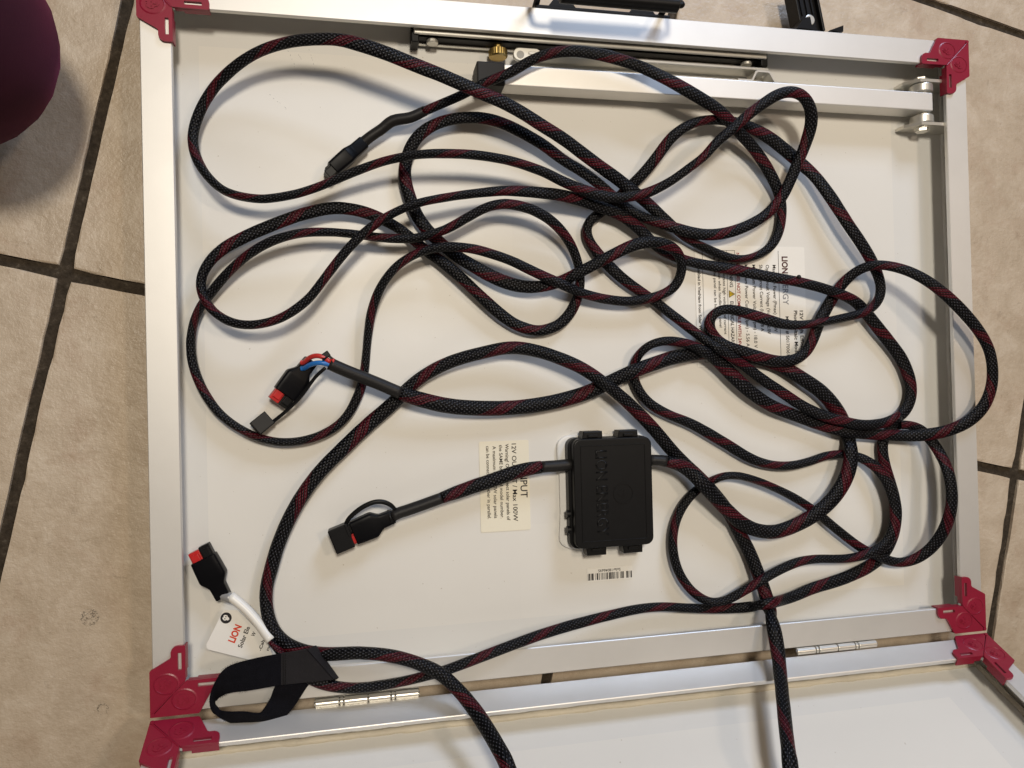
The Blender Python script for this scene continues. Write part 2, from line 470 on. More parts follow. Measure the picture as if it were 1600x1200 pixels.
# cable centre lines: x y z half-width half-height, tenths of a millimetre
EXT_PATH = '''-1399 1732 270 33 43;-1349 1753 279 33 43;-1299 1774 288 33 43;-1249 1795 297 33 43;-1199 1815 307 33 43;-1149 1836 317 33 43;-1099 1857 329 33 43;-1051 1880 343 34 42
-1004 1904 357 35 41;-955 1927 370 35 41;-905 1947 380 35 41;-854 1966 389 36 40;-804 1987 397 36 40;-754 2009 405 37 39;-706 2035 411 38 38;-659 2064 415 38 38
-612 2093 418 38 38;-564 2118 420 38 38;-514 2142 420 39 37;-463 2162 420 40 36;-410 2179 420 41 35;-357 2192 420 42 34;-302 2200 420 43 33;-247 2205 420 44 32
-192 2206 420 45 31;-137 2204 420 46 31;-82 2199 420 47 31;-28 2193 420 48 31;27 2185 420 49 31;81 2175 420 49 31;135 2164 420 48 31;188 2151 420 48 31
242 2137 420 47 31;294 2121 420 47 31;346 2103 421 48 31;398 2083 421 48 31;449 2063 421 49 31;500 2042 421 50 31;551 2021 419 51 31;602 2001 415 52 31
653 1980 409 53 31;703 1960 403 54 31;754 1939 395 54 31;804 1920 386 54 31;855 1900 376 54 31;906 1881 365 54 31;955 1860 354 53 31;1003 1835 343 53 31
1049 1807 331 54 31;1093 1776 319 54 31;1136 1744 307 54 31;1179 1713 293 53 31;1222 1681 279 52 31;1265 1650 265 52 31;1309 1620 251 52 31;1351 1587 239 53 31
1392 1551 227 53 31;1430 1512 218 54 31;1466 1472 209 54 31;1500 1429 202 54 31;1532 1385 194 53 31;1562 1339 188 53 31;1589 1292 182 51 31;1611 1242 177 49 31
1629 1190 173 47 31;1641 1136 169 45 31;1645 1082 165 43 33;1642 1027 162 42 34;1633 972 161 42 34;1619 919 160 41 35;1597 869 160 41 35;1569 822 160 40 36
1533 780 160 39 37;1490 746 160 37 39;1442 718 160 35 41;1392 697 160 33 43;1339 681 160 33 43;1285 672 160 33 43;1230 669 160 35 41;1175 675 160 36 40
1121 687 160 38 38;1069 704 160 38 38;1018 724 160 37 39;967 745 160 36 40;916 766 160 36 40;865 788 160 36 40;817 814 160 37 39;769 842 160 39 37
725 874 160 41 35;682 908 160 42 34;639 943 160 44 32;597 979 160 46 31;555 1014 160 47 31;513 1050 161 49 31;470 1085 164 51 31;427 1119 168 52 31
383 1150 176 52 31;337 1178 189 53 31;291 1203 205 54 31;245 1233 212 54 31;199 1261 221 54 31;152 1288 234 54 31;105 1312 248 54 31;57 1335 263 54 31
9 1359 277 53 31;-38 1383 291 53 31;-85 1409 303 53 31;-132 1435 315 53 31;-179 1461 328 53 31;-226 1487 341 52 31;-272 1513 354 52 31;-320 1537 368 52 31
-368 1559 382 52 31;-417 1580 397 51 31;-466 1600 411 51 31;-515 1621 425 51 31;-564 1643 438 51 31;-613 1666 450 50 31;-662 1688 461 50 31;-712 1709 471 50 31
-762 1729 481 50 31;-813 1748 490 50 31;-865 1765 499 50 31;-917 1781 506 51 31;-969 1797 513 51 31;-1021 1814 520 51 31;-1073 1832 525 51 31;-1125 1849 530 51 31
-1177 1867 535 51 31;-1229 1884 540 51 31;-1281 1901 545 51 31;-1334 1917 550 51 31;-1386 1932 554 52 31;-1439 1948 558 52 31;-1491 1965 560 52 31;-1543 1983 561 52 31
-1595 2001 561 52 31;-1647 2019 561 52 31;-1700 2036 559 52 31;-1752 2052 557 52 31;-1805 2068 554 52 31;-1858 2082 549 51 31;-1911 2097 543 50 31;-1964 2109 535 47 31
-2018 2117 527 45 31;-2072 2120 519 44 32;-2126 2120 509 43 33;-2180 2119 499 42 34;-2234 2117 487 42 34;-2288 2113 475 41 35;-2341 2106 462 40 36;-2393 2096 449 39 37
-2445 2084 436 39 37;-2497 2069 422 38 38;-2547 2051 408 37 39;-2596 2030 393 37 39;-2643 2006 378 37 39;-2688 1979 363 38 38;-2732 1950 346 38 38;-2774 1919 329 39 37
-2815 1886 312 39 37;-2854 1852 294 38 38;-2890 1814 277 38 38;-2923 1773 261 38 38;-2954 1729 247 38 38;-2981 1683 235 38 38;-3004 1634 226 38 38;-3023 1582 221 38 38
-3036 1529 220 37 39;-3042 1474 222 37 39;-3039 1420 228 36 40;-3028 1367 237 36 40;-3010 1316 247 35 41;-2987 1267 260 34 42;-2960 1221 272 32 44;-2928 1178 285 31 45
-2893 1138 298 31 45;-2853 1102 310 30 46;-2808 1072 321 30 46;-2758 1051 331 30 46;-2706 1036 338 30 46;-2652 1026 344 30 46;-2597 1020 348 30 46;-2542 1020 350 30 46
-2488 1027 350 30 46;-2434 1037 348 30 46;-2380 1050 345 30 46;-2327 1064 342 30 46;-2275 1081 340 30 46;-2223 1100 340 30 46;-2172 1120 341 30 46;-2121 1141 345 30 46
-2071 1163 350 31 45;-2020 1185 356 31 45;-1970 1206 364 32 44;-1920 1226 373 32 44;-1869 1245 383 32 44;-1818 1263 394 31 45;-1767 1280 405 30 46;-1715 1296 416 30 46
-1663 1309 427 30 46;-1610 1320 437 30 46;-1557 1330 446 30 46;-1503 1339 454 30 46;-1449 1346 461 30 46;-1394 1351 465 31 45;-1339 1355 468 32 44;-1284 1357 469 33 43
-1229 1359 469 33 43;-1174 1360 468 33 43;-1119 1361 467 33 43;-1064 1360 464 34 42;-1009 1358 460 34 42;-954 1355 455 34 42;-900 1351 449 34 42;-845 1346 442 34 42
-791 1340 435 34 42;-737 1331 428 35 41;-684 1321 420 35 41;-631 1309 412 36 40;-578 1296 403 37 39;-525 1282 395 37 39;-473 1265 388 38 38;-422 1245 381 39 37
-372 1224 374 40 36;-321 1205 368 41 35;-269 1187 361 42 34;-217 1171 355 43 33;-164 1156 350 44 32;-111 1141 346 44 32;-58 1127 342 44 32;-4 1117 339 43 33
51 1111 335 42 34;106 1110 333 41 35;161 1113 331 40 36;215 1121 331 40 36;269 1131 333 40 36;323 1143 336 40 35;375 1159 342 40 36;426 1180 349 39 37
475 1203 358 37 39;522 1228 369 36 40;569 1256 380 35 41;613 1286 391 35 41;657 1317 403 35 41;701 1349 414 35 41;745 1380 424 35 41;788 1413 433 35 41
828 1450 442 36 40;864 1491 450 37 39;901 1531 457 38 38;941 1569 464 39 37;983 1603 470 39 37;1027 1637 475 40 36;1069 1671 481 41 35;1110 1707 488 42 34
1151 1744 495 43 33;1193 1778 502 43 33;1237 1811 509 43 33;1282 1842 516 43 33;1328 1872 521 44 32;1375 1901 524 45 32;1424 1925 525 45 31;1476 1943 523 46 31
1530 1953 518 47 31;1584 1953 510 48 31;1637 1941 500 50 31;1684 1917 486 53 31;1723 1882 470 55 31;1753 1840 452 57 31;1772 1792 431 58 31;1781 1743 409 57 31
1780 1692 387 55 31;1772 1642 367 53 31;1761 1591 350 50 31;1746 1540 334 49 31;1728 1490 320 48 31;1709 1440 307 49 31;1689 1389 297 49 31;1669 1339 288 49 31
1648 1289 279 49 31;1626 1239 271 48 31;1600 1191 263 48 31;1570 1146 255 48 31;1535 1104 247 47 31;1496 1066 241 45 31;1453 1031 236 44 32;1408 1000 232 43 33
1360 973 230 44 32;1311 948 230 45 31;1261 926 230 45 31;1209 906 230 46 31;1157 889 230 47 31;1104 875 230 47 31;1050 864 230 48 31;995 857 230 48 31
940 854 230 48 31;885 855 230 48 31;831 862 230 48 31;776 871 229 48 31;723 883 228 48 31;670 898 225 47 31;617 913 221 46 31;565 930 216 45 31
513 947 209 44 32;461 964 202 43 33;410 983 195 42 34;360 1005 187 41 35;312 1031 180 41 35;264 1058 182 41 35;218 1088 186 41 35;174 1119 196 41 35
133 1155 195 41 35;97 1193 179 42 34;55 1229 174 43 33;12 1263 173 44 32;-33 1295 175 45 31;-79 1326 178 45 31;-126 1354 181 46 31;-174 1380 187 45 31
-224 1403 192 45 31;-272 1428 198 45 31;-319 1456 204 46 31;-365 1486 210 47 31;-411 1516 216 47 31;-458 1544 221 47 31;-506 1570 225 47 31;-556 1594 229 47 31
-605 1618 233 47 31;-656 1640 236 47 31;-706 1661 240 47 31;-758 1679 244 46 31;-811 1695 247 46 31;-865 1707 249 46 31;-919 1715 249 45 31;-974 1719 249 45 31
-1029 1718 246 44 32;-1084 1715 243 44 32;-1138 1708 239 44 32;-1192 1697 234 44 32;-1245 1682 228 45 31;-1296 1662 222 45 31;-1344 1637 215 46 31;-1389 1606 208 47 31
-1429 1569 202 47 31;-1463 1526 197 47 31;-1489 1478 193 48 31;-1510 1427 189 48 31;-1526 1374 185 48 31;-1535 1320 182 48 31;-1536 1265 181 49 31;-1529 1211 180 49 31
-1517 1157 180 49 31;-1501 1104 180 49 31;-1485 1052 179 50 31;-1465 1000 178 50 31;-1440 952 174 50 31;-1409 906 171 50 31;-1375 863 170 50 31;-1338 822 170 50 31
-1298 784 170 49 31;-1257 747 170 48 31;-1215 712 170 48 31;-1171 678 171 48 31;-1127 646 173 49 31;-1080 617 177 50 31;-1033 589 181 51 31;-986 561 184 52 31
-938 533 188 53 31;-890 507 191 53 31;-840 483 195 53 31;-789 462 199 53 31;-737 445 202 53 31;-684 431 206 52 31;-630 422 211 50 31;-575 418 217 49 31
-521 420 223 47 31;-466 426 229 45 31;-413 438 231 45 31;-360 455 230 45 31;-309 474 235 45 31;-263 495 256 45 31;-216 517 274 45 31;-168 541 287 45 31
-120 565 297 45 31;-71 590 305 45 31;-23 615 313 45 31;26 640 319 45 31;75 664 325 46 31;124 688 331 46 31;174 711 335 47 31;225 731 338 48 31
278 747 339 48 31;332 758 339 48 31;387 763 336 48 31;441 761 331 47 31;495 753 324 47 31;547 738 313 47 31;595 714 301 46 31;635 679 287 44 32
662 634 273 40 36;675 582 258 39 37;672 529 244 39 37;656 478 232 40 36;627 432 223 40 36;585 397 217 40 36;537 371 214 39 37;486 351 214 39 37
433 336 218 39 37;379 323 216 39 37;325 314 212 39 37;270 308 211 39 37;215 306 212 39 37;160 308 214 39 37;106 313 217 39 37;51 320 221 39 37
-3 328 225 39 37;-57 339 230 39 37;-110 351 236 39 37;-163 365 243 39 37;-215 382 252 39 37;-265 399 266 40 36;-314 416 284 40 36;-365 437 290 41 35
-415 459 288 41 35;-466 480 290 41 35;-517 501 295 41 35;-567 522 302 40 36;-617 543 310 40 36;-667 565 317 39 37;-717 587 325 38 38;-768 606 331 37 39
-820 624 336 37 39;-873 640 340 37 39;-926 655 344 37 39;-979 669 347 37 39;-1032 681 349 37 39;-1087 689 350 36 40;-1142 695 349 36 40;-1197 698 347 36 40
-1251 698 343 36 40;-1306 693 338 35 41;-1360 684 334 34 42;-1413 669 330 33 43;-1464 650 325 33 43;-1514 626 320 33 43;-1561 598 313 33 43;-1605 566 305 33 43
-1645 529 297 33 43;-1681 488 288 33 43;-1713 445 279 33 43;-1741 399 267 34 42;-1765 351 255 35 41;-1785 301 242 35 41;-1802 250 230 35 41;-1816 198 219 35 41
-1826 145 209 34 42;-1834 91 200 33 43;-1842 37 192 32 44;-1848 -17 185 31 45;-1854 -72 179 31 45;-1860 -126 175 32 44;-1867 -181 172 33 43;-1876 -235 170 34 42
-1886 -289 170 35 41;-1901 -342 170 36 40;-1921 -394 170 36 40;-1944 -443 170 36 40;-1970 -492 170 35 41;-2000 -538 170 34 42;-2036 -580 170 33 43;-2077 -617 170 33 43
-2122 -648 170 33 43;-2170 -674 170 33 43;-2221 -695 170 32 44;-2274 -711 170 32 44;-2328 -722 170 31 45;-2383 -729 170 31 45;-2438 -731 170 31 45;-2493 -728 170 31 45
-2547 -718 170 30 46;-2600 -704 170 30 46;-2652 -685 170 30 46;-2701 -662 170 30 46;-2749 -634 170 30 46;-2795 -604 170 30 46;-2839 -571 170 31 45;-2880 -534 170 31 45
-2918 -494 170 32 44;-2951 -450 170 32 44;-2980 -404 170 33 43;-3007 -356 170 33 43;-3031 -306 170 33 43;-3051 -255 170 33 43;-3069 -202 170 33 43;-3082 -149 170 33 43
-3091 -95 170 33 43;-3095 -40 170 32 44;-3095 15 170 32 44;-3089 70 170 31 45;-3079 124 172 30 46;-3064 177 174 30 46;-3043 228 178 30 46;-3017 276 183 31 45
-2984 320 188 33 43;-2950 362 195 34 42;-2916 405 203 35 41;-2881 446 213 35 41;-2844 486 224 34 42;-2806 524 236 34 42;-2766 560 248 33 43;-2725 594 260 33 43
-2682 627 273 33 43;-2637 656 286 34 42;-2591 683 299 34 42;-2543 707 312 34 42;-2494 728 323 34 42;-2442 746 331 33 43;-2390 761 337 32 44;-2336 774 340 32 44
-2282 784 340 32 44;-2227 790 338 32 44;-2172 793 336 32 44;-2118 794 333 31 45;-2063 794 329 30 46;-2008 791 326 30 46;-1953 788 322 31 45;-1898 783 319 31 45
-1843 777 315 32 44;-1789 770 312 33 43;-1734 766 309 33 43;-1679 763 305 34 42;-1624 762 302 34 42;-1569 762 301 34 42;-1514 765 300 34 42;-1460 772 300 33 43
-1406 784 300 33 43;-1353 800 302 34 42;-1301 817 305 34 42;-1249 836 309 35 41;-1200 860 314 36 40;-1152 886 321 36 40;-1105 914 327 36 40;-1057 940 334 36 40
-1009 967 341 36 40;-960 991 348 36 40;-909 1010 353 37 39;-855 1022 357 38 38;-801 1028 359 39 37;-746 1026 358 39 37;-691 1020 353 40 36;-638 1010 345 40 36
-585 997 336 40 36;-534 979 325 41 35;-485 958 313 41 35;-438 933 300 41 35;-393 903 286 41 35;-352 870 272 41 35;-313 834 256 40 36;-278 794 241 40 36
-247 751 227 39 37;-220 705 213 38 38;-198 656 201 37 39;-181 605 192 37 39;-169 551 184 37 39;-164 497 178 38 38;-165 442 174 39 37;-174 388 171 40 36
-189 335 170 41 35;-211 284 170 43 33;-238 237 170 44 32;-272 193 170 44 32;-311 154 170 44 32;-355 122 170 43 33;-406 100 170 43 33;-459 85 170 43 33
-513 79 170 43 33;-568 84 170 44 32;-621 98 170 46 31;-673 117 170 46 31;-722 142 171 46 31;-768 172 174 47 31;-812 205 177 48 31;-855 240 180 48 31
-896 276 183 48 31;-937 313 187 47 31;-977 350 190 46 31;-1017 388 193 45 31;-1057 426 196 45 31;-1097 464 197 45 31;-1137 501 195 45 31;-1178 538 191 45 31
-1219 574 186 45 31;-1261 609 181 45 31;-1305 642 177 44 32;-1350 674 173 44 32;-1394 707 171 42 34;-1436 742 170 41 35;-1478 778 170 40 36;-1520 814 170 40 36
-1563 848 172 40 36;-1609 878 175 41 35;-1657 904 180 42 34;-1707 928 187 44 32;-1757 949 194 45 31;-1809 966 202 46 31;-1861 980 209 46 31;-1915 990 216 46 31
-1969 996 222 46 31;-2024 999 226 47 31;-2079 995 230 47 31;-2133 987 233 47 31;-2187 974 236 47 31;-2240 959 238 47 31;-2292 943 240 47 31;-2344 924 243 46 31
-2395 903 246 46 31;-2446 882 248 46 31;-2496 860 251 46 31;-2546 837 253 46 31;-2596 814 256 46 31;-2646 790 258 45 31;-2695 765 259 45 31;-2743 739 260 45 31
-2791 712 260 44 32;-2837 681 260 43 33;-2879 646 260 41 35;-2918 607 260 39 37;-2951 563 260 37 39;-2978 515 260 35 41;-2996 463 260 34 42;-3000 408 262 34 42
-2991 354 266 34 42;-2971 304 273 33 43;-2942 258 283 32 44;-2907 218 294 31 45;-2865 184 306 31 45;-2819 156 319 32 44;-2769 136 332 32 44;-2717 124 343 32 44
-2663 120 352 32 44;-2609 123 360 32 44;-2555 132 366 32 44;-2502 146 371 32 44;-2450 166 375 33 43;-2401 191 378 33 43;-2355 220 380 34 42;-2311 253 380 34 42
-2269 289 380 34 42;-2231 329 380 33 43;-2197 372 380 33 43;-2164 416 380 33 43;-2131 460 382 33 43;-2098 504 383 34 42;-2064 548 386 34 42;-2030 591 389 34 42
-1995 633 392 34 42;-1959 674 395 34 42;-1921 714 397 34 42;-1882 753 399 34 42;-1841 789 400 34 42;-1798 824 400 34 42;-1754 857 400 33 43;-1708 888 400 32 44
-1661 916 400 31 45;-1612 942 400 30 46;-1562 966 400 30 46;-1512 986 400 30 46;-1460 1005 399 30 46;-1407 1021 398 30 46;-1353 1034 396 30 46;-1300 1046 393 31 45
-1246 1057 391 31 45;-1192 1068 388 31 45;-1138 1078 386 32 44;-1084 1087 383 33 43;-1029 1096 381 33 43;-975 1104 378 34 42;-920 1112 376 36 40;-866 1119 373 37 39
-811 1125 370 38 38;-756 1128 366 40 36;-702 1129 362 42 34;-647 1129 356 43 33;-592 1129 350 44 32;-537 1128 343 45 31;-483 1127 335 46 31;-428 1126 327 47 31
-374 1123 318 48 31;-320 1118 308 48 31;-267 1111 297 49 31;-213 1103 286 49 31;-160 1094 275 49 31;-108 1083 264 49 31;-55 1070 254 50 31;-2 1057 244 50 31
50 1042 236 49 31;103 1027 230 49 31;154 1009 224 48 31;204 986 219 48 31;251 958 215 49 31;297 928 208 49 31;341 896 198 50 31;382 861 192 49 31
423 824 187 48 31;464 788 183 46 31;509 755 179 44 32;556 727 175 43 33;605 703 173 43 33;656 682 171 43 33;708 664 170 43 33;761 648 170 43 33
814 635 171 43 33;868 623 173 44 32;922 614 175 44 32;977 605 178 45 31;1031 596 181 46 31;1085 587 185 47 31;1139 578 190 48 31;1193 568 195 48 31
1247 558 201 49 31;1300 547 208 48 31;1354 536 215 48 31;1407 524 222 47 31;1461 513 230 46 31;1514 503 237 46 31;1568 494 243 45 31;1622 484 249 44 32
1676 474 254 44 32;1730 464 257 44 32;1784 452 259 44 32;1837 440 259 44 32;1891 428 258 44 32;1945 415 256 44 32;1998 401 252 44 32;2051 387 248 45 31
2104 372 243 46 31;2156 357 235 46 31;2208 341 225 47 31;2258 323 214 49 31;2307 299 203 51 31;2352 271 191 53 31;2396 238 180 54 31;2434 200 176 56 31
2471 159 174 57 31;2508 118 171 58 31;2545 77 169 59 31;2582 37 166 59 31;2620 -3 163 59 31;2656 -44 161 59 31;2692 -86 160 59 31;2727 -129 160 59 31
2760 -173 160 60 31;2788 -220 160 60 31;2813 -270 160 59 31;2833 -321 160 59 31;2850 -373 160 58 31;2861 -427 160 56 31;2863 -482 160 55 31;2855 -536 160 55 31
2835 -588 161 54 31;2806 -634 163 53 31;2767 -673 165 52 31;2722 -700 174 50 31;2680 -705 210 49 31;2637 -712 241 48 31;2589 -733 231 46 31;2536 -747 229 45 31
2481 -754 233 44 32;2427 -758 239 44 32;2372 -760 244 44 32;2317 -758 248 44 32;2262 -752 252 44 32;2208 -743 254 45 31;2154 -731 252 46 31;2101 -717 249 46 31
2048 -703 246 47 31;1996 -687 241 47 31;1944 -669 235 47 31;1893 -648 229 47 31;1844 -625 223 47 31;1795 -600 217 47 31;1747 -573 213 47 31;1700 -545 211 48 31
1654 -515 210 48 31;1608 -485 210 48 31;1561 -455 210 48 31;1515 -425 210 47 31;1468 -396 210 47 31;1422 -366 210 47 31;1376 -335 210 47 31;1332 -303 211 46 31
1287 -271 212 45 31;1242 -240 216 44 31;1195 -212 224 44 32;1149 -187 240 44 32;1101 -160 247 44 32;1054 -132 251 43 33;1007 -104 250 42 33;960 -76 251 41 34
931 -47 225 41 35;888 -14 214 41 35;847 21 201 41 35;805 55 192 41 35;762 89 186 41 35;719 123 182 41 35;676 157 178 41 35;632 190 174 41 35
589 224 169 41 35;546 258 165 41 35;504 293 160 41 35;460 326 154 41 35;414 356 154 42 34;367 385 158 43 33;321 415 159 44 32;275 445 160 45 31
231 477 160 46 31;187 511 160 47 31;146 547 160 48 31;105 585 160 49 31;66 623 160 48 31;28 664 160 47 31;-7 706 160 46 31;-40 750 160 43 33
-69 797 160 41 35;-88 848 160 41 35;-88 903 160 40 36;-66 953 160 39 37;-27 991 159 40 36;17 1024 159 41 35;61 1058 156 42 34;104 1092 151 43 33
146 1126 142 44 32;188 1161 138 44 32;228 1197 150 44 32;269 1234 153 44 32;309 1271 157 44 32;345 1306 177 44 32;382 1344 193 44 32;418 1383 207 45 31
452 1424 220 45 31;485 1467 233 45 31;517 1509 246 45 31;548 1553 259 45 31;581 1596 271 44 32;618 1635 282 44 32;660 1670 290 42 34;705 1701 296 41 35
753 1727 298 40 36;803 1749 298 39 37;856 1766 295 39 37;909 1777 290 39 37;963 1786 284 39 37;1018 1792 275 40 36;1072 1795 265 41 35;1126 1795 255 43 33
1180 1791 246 44 32;1234 1785 238 46 31;1287 1775 229 48 31;1341 1763 221 51 31;1393 1747 214 53 31;1444 1729 208 55 31;1495 1707 203 57 31;1544 1682 199 58 31
1591 1655 195 59 31;1637 1625 192 59 31;1683 1593 191 59 31;1727 1561 190 60 31;1770 1527 191 59 31;1813 1492 194 58 31;1855 1457 199 57 31;1895 1420 206 55 31
1932 1380 213 54 31;1966 1337 221 55 31;1997 1292 228 56 31;2027 1247 235 57 31;2057 1201 241 58 31;2087 1155 246 58 31;2116 1108 250 57 31;2145 1062 254 56 31
2175 1015 257 56 31;2205 969 259 55 31;2237 924 260 55 31;2270 880 261 55 31;2303 836 261 55 31;2336 792 259 55 31;2369 748 256 55 31;2402 704 251 55 31
2434 660 245 54 31;2465 615 237 53 31;2494 569 229 51 31;2521 522 220 49 31;2542 472 211 47 31;2553 418 204 46 31;2545 364 203 44 32;2518 317 209 42 33
2480 279 218 41 35;2435 248 228 40 36;2386 224 238 39 37;2335 204 242 39 37;2283 188 243 38 38;2229 177 246 37 39;2175 167 248 36 40;2121 157 250 36 40
2067 147 251 35 41;2012 137 252 35 41;1958 128 254 35 41;1904 120 257 35 41;1849 113 252 36 40;1795 107 245 37 39;1740 104 239 38 38;1686 103 234 40 36
1631 108 230 42 34;1577 117 226 44 32;1523 130 223 47 31;1470 145 221 49 31;1418 160 218 49 31;1365 177 216 49 31;1313 194 213 48 31;1260 209 212 47 31
1207 223 211 45 31;1153 234 210 43 33;1098 240 209 41 35;1044 234 206 40 36;993 212 202 40 36;954 174 197 43 33;939 123 190 48 31;950 70 182 50 31
980 24 176 51 31;1017 -16 179 50 31;1056 -50 198 49 31;1104 -75 205 49 31;1156 -94 208 50 31;1209 -110 209 51 31;1261 -126 210 52 31;1314 -143 210 52 31
1366 -159 211 52 31;1419 -174 211 51 31;1473 -187 210 50 31;1527 -196 210 49 31;1582 -200 209 48 31;1637 -198 208 47 31;1691 -188 205 47 31;1743 -170 206 46 31
1788 -139 209 46 31;1825 -99 212 48 31;1855 -52 214 49 31;1881 -4 212 51 31;1906 44 205 53 31;1933 91 195 53 31;1960 139 190 54 31;1989 186 188 54 31
2020 231 185 54 31;2051 277 183 53 31;2082 322 182 53 31;2114 367 184 52 31;2147 411 188 50 31;2178 454 202 48 31;2211 495 220 46 31;2246 531 241 43 33
2285 562 266 42 34;2327 584 293 41 35;2373 597 320 41 35;2421 599 346 41 35;2471 592 370 41 35;2520 580 390 42 34;2570 564 408 43 33;2619 545 423 44 32
2667 523 437 45 31;2715 497 449 46 31;2761 469 460 47 31;2806 439 469 48 31;2850 407 477 49 31;2893 373 483 50 31;2936 339 488 51 31;2977 303 493 52 31
3018 266 496 53 31;3058 228 499 54 31;3098 190 500 54 31;3137 151 501 54 31;3175 112 501 53 31;3213 72 500 53 31;3249 30 499 52 31;3283 -13 497 52 31
3315 -58 495 51 31;3344 -105 492 51 31;3367 -154 489 51 31;3384 -207 486 51 31;3395 -261 483 51 31;3403 -315 478 52 31;3407 -369 472 53 31;3407 -424 465 54 31
3400 -478 458 55 31;3386 -531 451 55 31;3366 -582 443 56 31;3340 -629 435 56 31;3306 -672 426 56 31;3268 -710 416 56 31;3226 -744 405 55 31;3180 -772 394 55 31
3131 -795 385 54 31;3086 -817 361 53 31;3038 -834 341 53 31;2988 -846 322 53 31;2937 -855 302 53 31;2887 -862 282 53 31;2836 -867 260 52 31;2787 -869 236 51 31
2734 -868 219 50 31;2680 -866 209 50 31;2626 -862 206 50 31;2571 -857 208 50 31;2516 -852 206 50 31;2462 -847 196 50 31;2408 -842 192 50 31;2353 -837 193 50 31
2299 -831 201 50 31;2246 -825 214 50 31;2191 -817 215 50 31;2138 -806 209 50 31;2085 -793 200 50 31;2034 -777 188 50 31;1981 -761 183 50 31;1929 -743 181 50 31
1877 -725 180 51 31;1826 -705 180 51 31;1774 -685 180 52 31;1723 -666 181 52 31;1671 -647 182 53 31;1620 -628 184 53 31;1568 -609 186 54 31;1517 -587 188 55 31
1468 -564 191 55 31;1420 -537 193 56 31;1373 -508 196 57 31;1328 -477 198 58 31;1283 -444 199 59 31;1240 -409 200 60 31;1199 -373 200 61 31;1158 -336 200 61 31
1118 -298 200 61 31;1079 -260 201 60 31;1038 -223 203 58 31;995 -189 207 55 31;950 -158 215 51 31;906 -133 230 48 31;867 -113 243 45 31;820 -85 238 42 34
770 -63 238 40 36;718 -46 241 40 36;664 -34 246 39 37;610 -25 250 39 37;555 -21 254 38 38;500 -22 254 36 40;446 -32 250 35 41;395 -50 241 34 42
351 -79 227 34 42;315 -117 209 34 42;291 -161 187 36 40;277 -210 166 38 38;273 -264 158 40 37;279 -319 160 41 35;296 -371 160 41 35;321 -420 160 41 35
352 -465 160 41 35;389 -506 160 42 34;432 -541 160 42 34;478 -571 160 42 34;526 -597 160 41 35;576 -621 160 40 36;626 -643 160 40 36;678 -663 160 41 35
729 -684 160 42 34;779 -707 160 43 33;827 -732 160 44 32;875 -760 160 45 31;923 -787 160 46 31;970 -815 160 46 31;1017 -844 160 46 31;1065 -872 160 46 31
1112 -901 160 46 31;1158 -930 160 46 31;1205 -959 160 45 31;1252 -987 160 44 32;1302 -1012 160 43 33;1352 -1034 160 41 35;1404 -1052 160 40 36;1457 -1066 160 38 38
1511 -1077 160 38 38;1566 -1084 160 38 38;1621 -1087 160 38 38;1676 -1086 160 38 38;1731 -1080 160 37 39;1785 -1071 160 36 40;1839 -1060 160 36 40;1892 -1047 160 36 40
1945 -1032 160 36 40;1999 -1019 159 36 40;2053 -1012 158 36 40;2108 -1009 156 36 40;2163 -1011 152 36 40;2217 -1017 143 37 40;2271 -1027 146 38 38;2320 -1043 164 41 35
2367 -1066 182 43 33;2411 -1096 195 45 31;2452 -1131 206 47 31;2487 -1172 216 48 31;2518 -1217 223 48 31;2545 -1265 230 49 31;2567 -1315 234 51 31;2585 -1367 237 52 31
2599 -1420 239 54 31;2607 -1474 240 56 31;2609 -1529 240 57 31;2605 -1584 240 57 31;2594 -1638 240 57 31;2575 -1690 240 56 31;2548 -1737 240 54 31;2512 -1779 239 51 31
2466 -1810 239 48 31;2416 -1832 241 45 31;2364 -1849 244 43 33;2312 -1868 237 41 35;2259 -1880 233 39 37;2204 -1887 231 37 39;2150 -1891 231 36 40;2094 -1891 232 35 41
2039 -1888 233 35 41;1985 -1884 235 35 41;1930 -1879 237 35 41;1875 -1875 239 35 41;1820 -1873 242 36 40;1765 -1874 245 36 40;1710 -1877 248 37 39;1656 -1884 251 38 38
1602 -1895 255 39 37;1549 -1910 258 39 37;1496 -1926 262 39 37;1445 -1944 265 39 37;1393 -1963 269 39 37;1342 -1984 273 39 37;1292 -2006 278 39 37;1244 -2033 273 39 37
1197 -2059 263 39 37;1149 -2084 255 38 38;1101 -2110 247 38 38;1052 -2135 239 37 39;1002 -2155 231 35 41;949 -2166 223 34 42;894 -2166 218 34 42;842 -2153 207 35 41
794 -2128 197 36 40;750 -2095 190 37 39;711 -2057 185 37 39;677 -2014 180 38 38;647 -1968 177 38 38;622 -1919 173 38 38;602 -1868 171 39 37;587 -1815 170 39 37
577 -1760 170 39 37;572 -1706 170 39 37;572 -1651 170 39 37;578 -1596 170 39 37;589 -1542 170 39 37;606 -1490 170 39 37;629 -1440 170 39 37;657 -1392 170 39 37
690 -1348 169 39 37;727 -1308 168 38 38;769 -1272 166 37 39;815 -1242 160 35 41;863 -1219 146 34 42;912 -1195 145 33 43;956 -1171 166 33 44;1005 -1151 182 32 44
1058 -1141 190 32 44;1113 -1141 195 32 44;1168 -1147 198 32 44;1221 -1160 200 32 44;1274 -1176 199 32 44;1326 -1194 198 32 44;1377 -1213 196 32 44;1428 -1235 194 32 44
1478 -1257 191 33 43;1528 -1280 188 33 43;1578 -1304 185 34 42;1627 -1329 182 35 41;1675 -1355 180 36 40;1723 -1383 177 36 40;1770 -1411 174 36 40;1816 -1441 171 36 40
1861 -1472 167 37 39;1905 -1506 165 38 38;1947 -1541 168 39 37;1989 -1576 169 40 36;2031 -1612 170 40 36;2074 -1647 170 40 36;2117 -1681 170 40 36;2160 -1715 170 40 36
